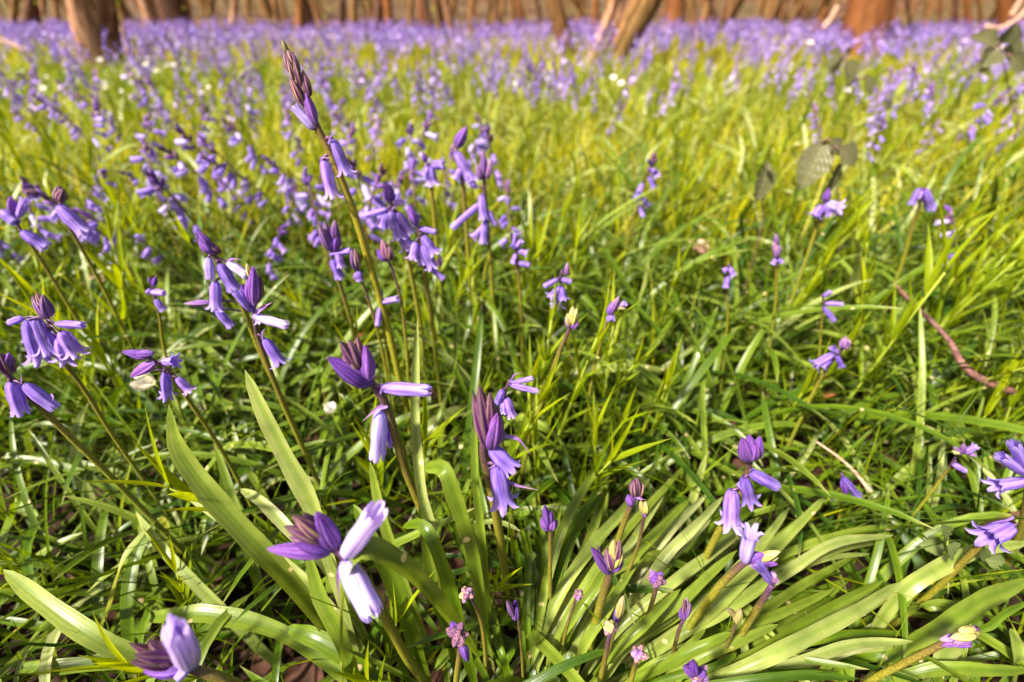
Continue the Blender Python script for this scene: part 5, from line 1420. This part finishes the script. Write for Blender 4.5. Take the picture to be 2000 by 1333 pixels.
# --- bramble shoots
def lobed_leaf(mb, a, b, w, face, teeth=8, fold=0.34):
    n = 19
    ax = (b - a); L = ax.length; ax = ax.normalized()
    nv = (Vector(face) - ax * Vector(face).dot(ax)).normalized()
    sd = ax.cross(nv)
    P = []
    for i in range(n):
        t = i / (n - 1)
        hw = w / 2 * math.sin(math.pi * min(1, 0.03 + 0.97 * t ** 0.75)) ** 0.8
        saw = 1 - 0.22 * ((t * teeth) % 1.0)
        c = a + ax * (L * t) + nv * (-0.12 * L * t * t)
        row = []
        for j in range(7):
            u = j / 3 - 1
            k = saw if abs(u) > 0.99 else 1
            row.append(c + sd * (u * hw * k) + nv * (fold * abs(u) * hw + 0.03 * w * math.sin(i * 2.1) * abs(u)))
        P.append(row)
    mb.grid(P, [j / 6 for j in range(7)], [i / (n - 1) for i in range(n)], 0.5)
def bramble(label, D, stem, leaves, mat='bramble', sw=7, stemmat='twig'):
    top = at_depth(stem[0][0], stem[0][1], D)
    Y = top.y
    P = [at_y(p[0], p[1], Y) for p in stem]
    if P[-1].z > 0.02: P.append(Vector((P[-1].x + 0.01, Y, 0)))
    base = P[-1].copy(); base.z = 0
    root = empty('bramble_shoot', base)
    tag(root, label, 'bramble')
    mb = MB()
    line = spline([q - base for q in P], 20)
    mb.tube(line, [sw * D / FPX / 5 * (0.7 + 0.3 * i / 19) for i in range(20)], 7)
    for k, (a, b, w) in enumerate(leaves):
        A = at_y(a[0], a[1], Y - 0.01 * (k % 3)); B = at_y(b[0], b[1], Y - 0.01 * (k % 3) - 0.25 * abs(b[1] - a[1]) * D / FPX)
        S = min(line, key=lambda q: (q - (A - base)).length)
        mb.tube([S, (S + A - base) / 2 + Vector((0, 0, 0.004)), A - base], [sw * D / FPX / 3.2] * 3, 5)
        lb = MB()
        lobed_leaf(lb, A - base, B - base + (B - A) * 0.12, 1.12 * w * D / FPX, (rng.uniform(-0.55, 0.55), -0.8, rng.uniform(0.3, 0.8)))
        lb.build('leaf', M[mat], root)
    mb.build('stem', M[stemmat], root)
bramble('bramble shoot with one broad grey green leaf and darker leaves hanging around it', 0.58, [(1578, 170), (1588, 215), (1600, 265), (1612, 300), (1640, 390), (1645, 470)],
        [((1612, 278), (1568, 362), 62), ((1622, 275), (1642, 300), 34), ((1640, 290), (1672, 318), 44), ((1640, 320), (1612, 385), 34)])
bramble('bramble shoot with one small mauve grey leaf standing alone', 0.58, [(1496, 322), (1492, 345), (1488, 400), (1486, 450)], [((1500, 325), (1482, 390), 40), ((1496, 328), (1506, 322), 20)])
bramble('bramble shoot whose four rounded leaves cover the foot of the red trunk', 1.15, [(1645, 118), (1652, 150), (1660, 230), (1662, 280)],
        [((1640, 115), (1622, 142), 32), ((1652, 122), (1668, 158), 36), ((1640, 112), (1624, 104), 26), ((1652, 112), (1656, 94), 24), ((1690, 150), (1704, 184), 22)])
bramble('bramble shoot with big dark leaves in the shadow near the frame edge', 0.95, [(1952, 92), (1960, 120), (1975, 200), (1985, 260)],
        [((1948, 88), (1908, 70), 42), ((1955, 84), (1985, 50), 48), ((1945, 96), (1922, 128), 44), ((1960, 96), (1995, 112), 40), ((1930, 128), (1892, 142), 24), ((1975, 110), (2006, 135), 34)])
bramble('small green bramble seedling with three ribbed leaves on the bare soil', 0.34, [(1842, 1058), (1846, 1075), (1852, 1110), (1855, 1150)],
        [((1842, 1066), (1804, 1066), 34), ((1842, 1062), (1850, 1034), 40), ((1850, 1064), (1868, 1088), 34)], 'bramble_green', 4, 'shoot_stem')
bramble('green ribbed bramble leaf half under a strap leaf at the frame edge', 0.34, [(1922, 1090), (1930, 1110), (1940, 1160)], [((1925, 1094), (1966, 1100), 30), ((1925, 1092), (1918, 1072), 22)], 'bramble_green', 4, 'shoot_stem')

# --- single dead leaves
def dead_leaf(label, a, b, w, z, mat, face=(0.1, -0.3, 1)):
    A, B = at_z(a[0], a[1], z), at_z(b[0], b[1], z - 0.004)
    mb = MB()
    lobed_leaf(mb, Vector(), B - A, w * depth_of(A) / FPX, face, 6, 0.3)
    o = mb.build('dead_leaf', M[mat]); o.location = A
    tag(o, label, 'dead leaf')
dead_leaf('pinkish dry leaf lying in the grass beneath the curving strap leaf', (202, 550), (155, 545), 34, 0.07, 'pinkleaf')
dead_leaf('pink dry leaf caught upright in the tangled leaves', (1352, 470), (1385, 500), 36, 0.08, 'pinkleaf', (0.1, -0.8, 0.6))
dead_leaf('rust red scrap of dry leaf among pale arching leaves', (1615, 498), (1648, 506), 16, 0.08, 'rustleaf')
dead_leaf('curled rust brown leaf scrap in the fine grass', (1600, 775), (1640, 765), 12, 0.06, 'rustleaf')
dead_leaf('mauve brown dead leaf under the bluish strap leaves', (1735, 1160), (1775, 1210), 36, 0.03, 'deadleaf')
dead_leaf('small reddish leaf scrap at the foot of the tallest stem', (690, 660), (712, 650), 12, 0.07, 'rustleaf')
dead_leaf('dark red brown leaf on the bare soil between the fanned leaves', (880, 1075), (925, 1110), 46, 0.02, 'litter')
dead_leaf('brown crumpled leaf on the soil below the cream knob', (930, 1130), (905, 1190), 40, 0.02, 'litter')

# --- white flowers
def petal_cup(seed, closed):
    mb = MB()
    for k in range(6):
        a = k * math.pi / 3
        P = []
        for i in range(7):
            t = i / 6
            r = (0.15 + (0.35 if closed else 0.85) * math.sin(t * 1.7)); z = t * (1.0 if closed else 0.45)
            hw = 0.42 * math.sin(math.pi * min(1, 0.12 + 0.86 * t))
            P.append([(r * math.cos(a) - u * hw * math.sin(a), r * math.sin(a) + u * hw * math.cos(a), z + 0.06 * u * u) for u in (-1, -0.4, 0.4, 1)])
        mb.grid(P, [0, 0.33, 0.66, 1], [i / 6 for i in range(7)])
    return mb
def white_flower(label, px, py, size, z, closed, group=None, direction=(0, -0.3, 1)):
    p = at_z(px, py, z)
    root = empty('white_flower', (p.x, p.y, 0))
    tag(root, label, 'white flower', group)
    s = size * depth_of(p) / FPX / (1.0 if closed else 1.8)
    o = petal_cup(1, closed).build('petals', M['white'], root)
    o.location = (0, 0, z); o.scale = (s, s, s)
    o.rotation_mode = 'QUATERNION'; o.rotation_quaternion = Vector((0, 0, 1)).rotation_difference(Vector(direction).normalized())
    mb = MB(); mb.tube([Vector((0.004, 0.006, 0)), Vector((0.002, 0.004, z * 0.6)), Vector((0, 0, z))], [0.0008] * 3, 5)
    mb.build('stem', M['shoot_stem'], root)
white_flower('white cup shaped bud tucked behind the nodding bluebell with slender bells', 302, 748, 34, 0.13, True, None, (-0.8, -0.3, 0.5))
white_flower('small white bud standing beside bright leafy shoots', 648, 806, 20, 0.10, True, None, (0, 0, 1))
white_flower('single white flower shining in front of the dark bramble leaves', 1949, 90, 12, 0.3, False, None, (0, -1, 0.5))
pts = [(1197, 153), (1213, 164), (1006, 166), (1654, 178), (1580, 85), (1840, 1000)]
for px, py in pts[:5]:
    white_flower('tiny white flower dot out on the green meadow before the coppice', px, py, 11, 0.17, False, 'white flowers before the coppice', (rng.uniform(-0.4, 0.4), -0.6, 1))
for k in range(30):
    white_flower('small white woodland flower in the dark herbs around the fluted trunk', rng.uniform(0, 420), rng.uniform(112, 185), 9, 0.15, False, 'white flowers in the dark herbs', (rng.uniform(-0.4, 0.4), -0.6, 1))
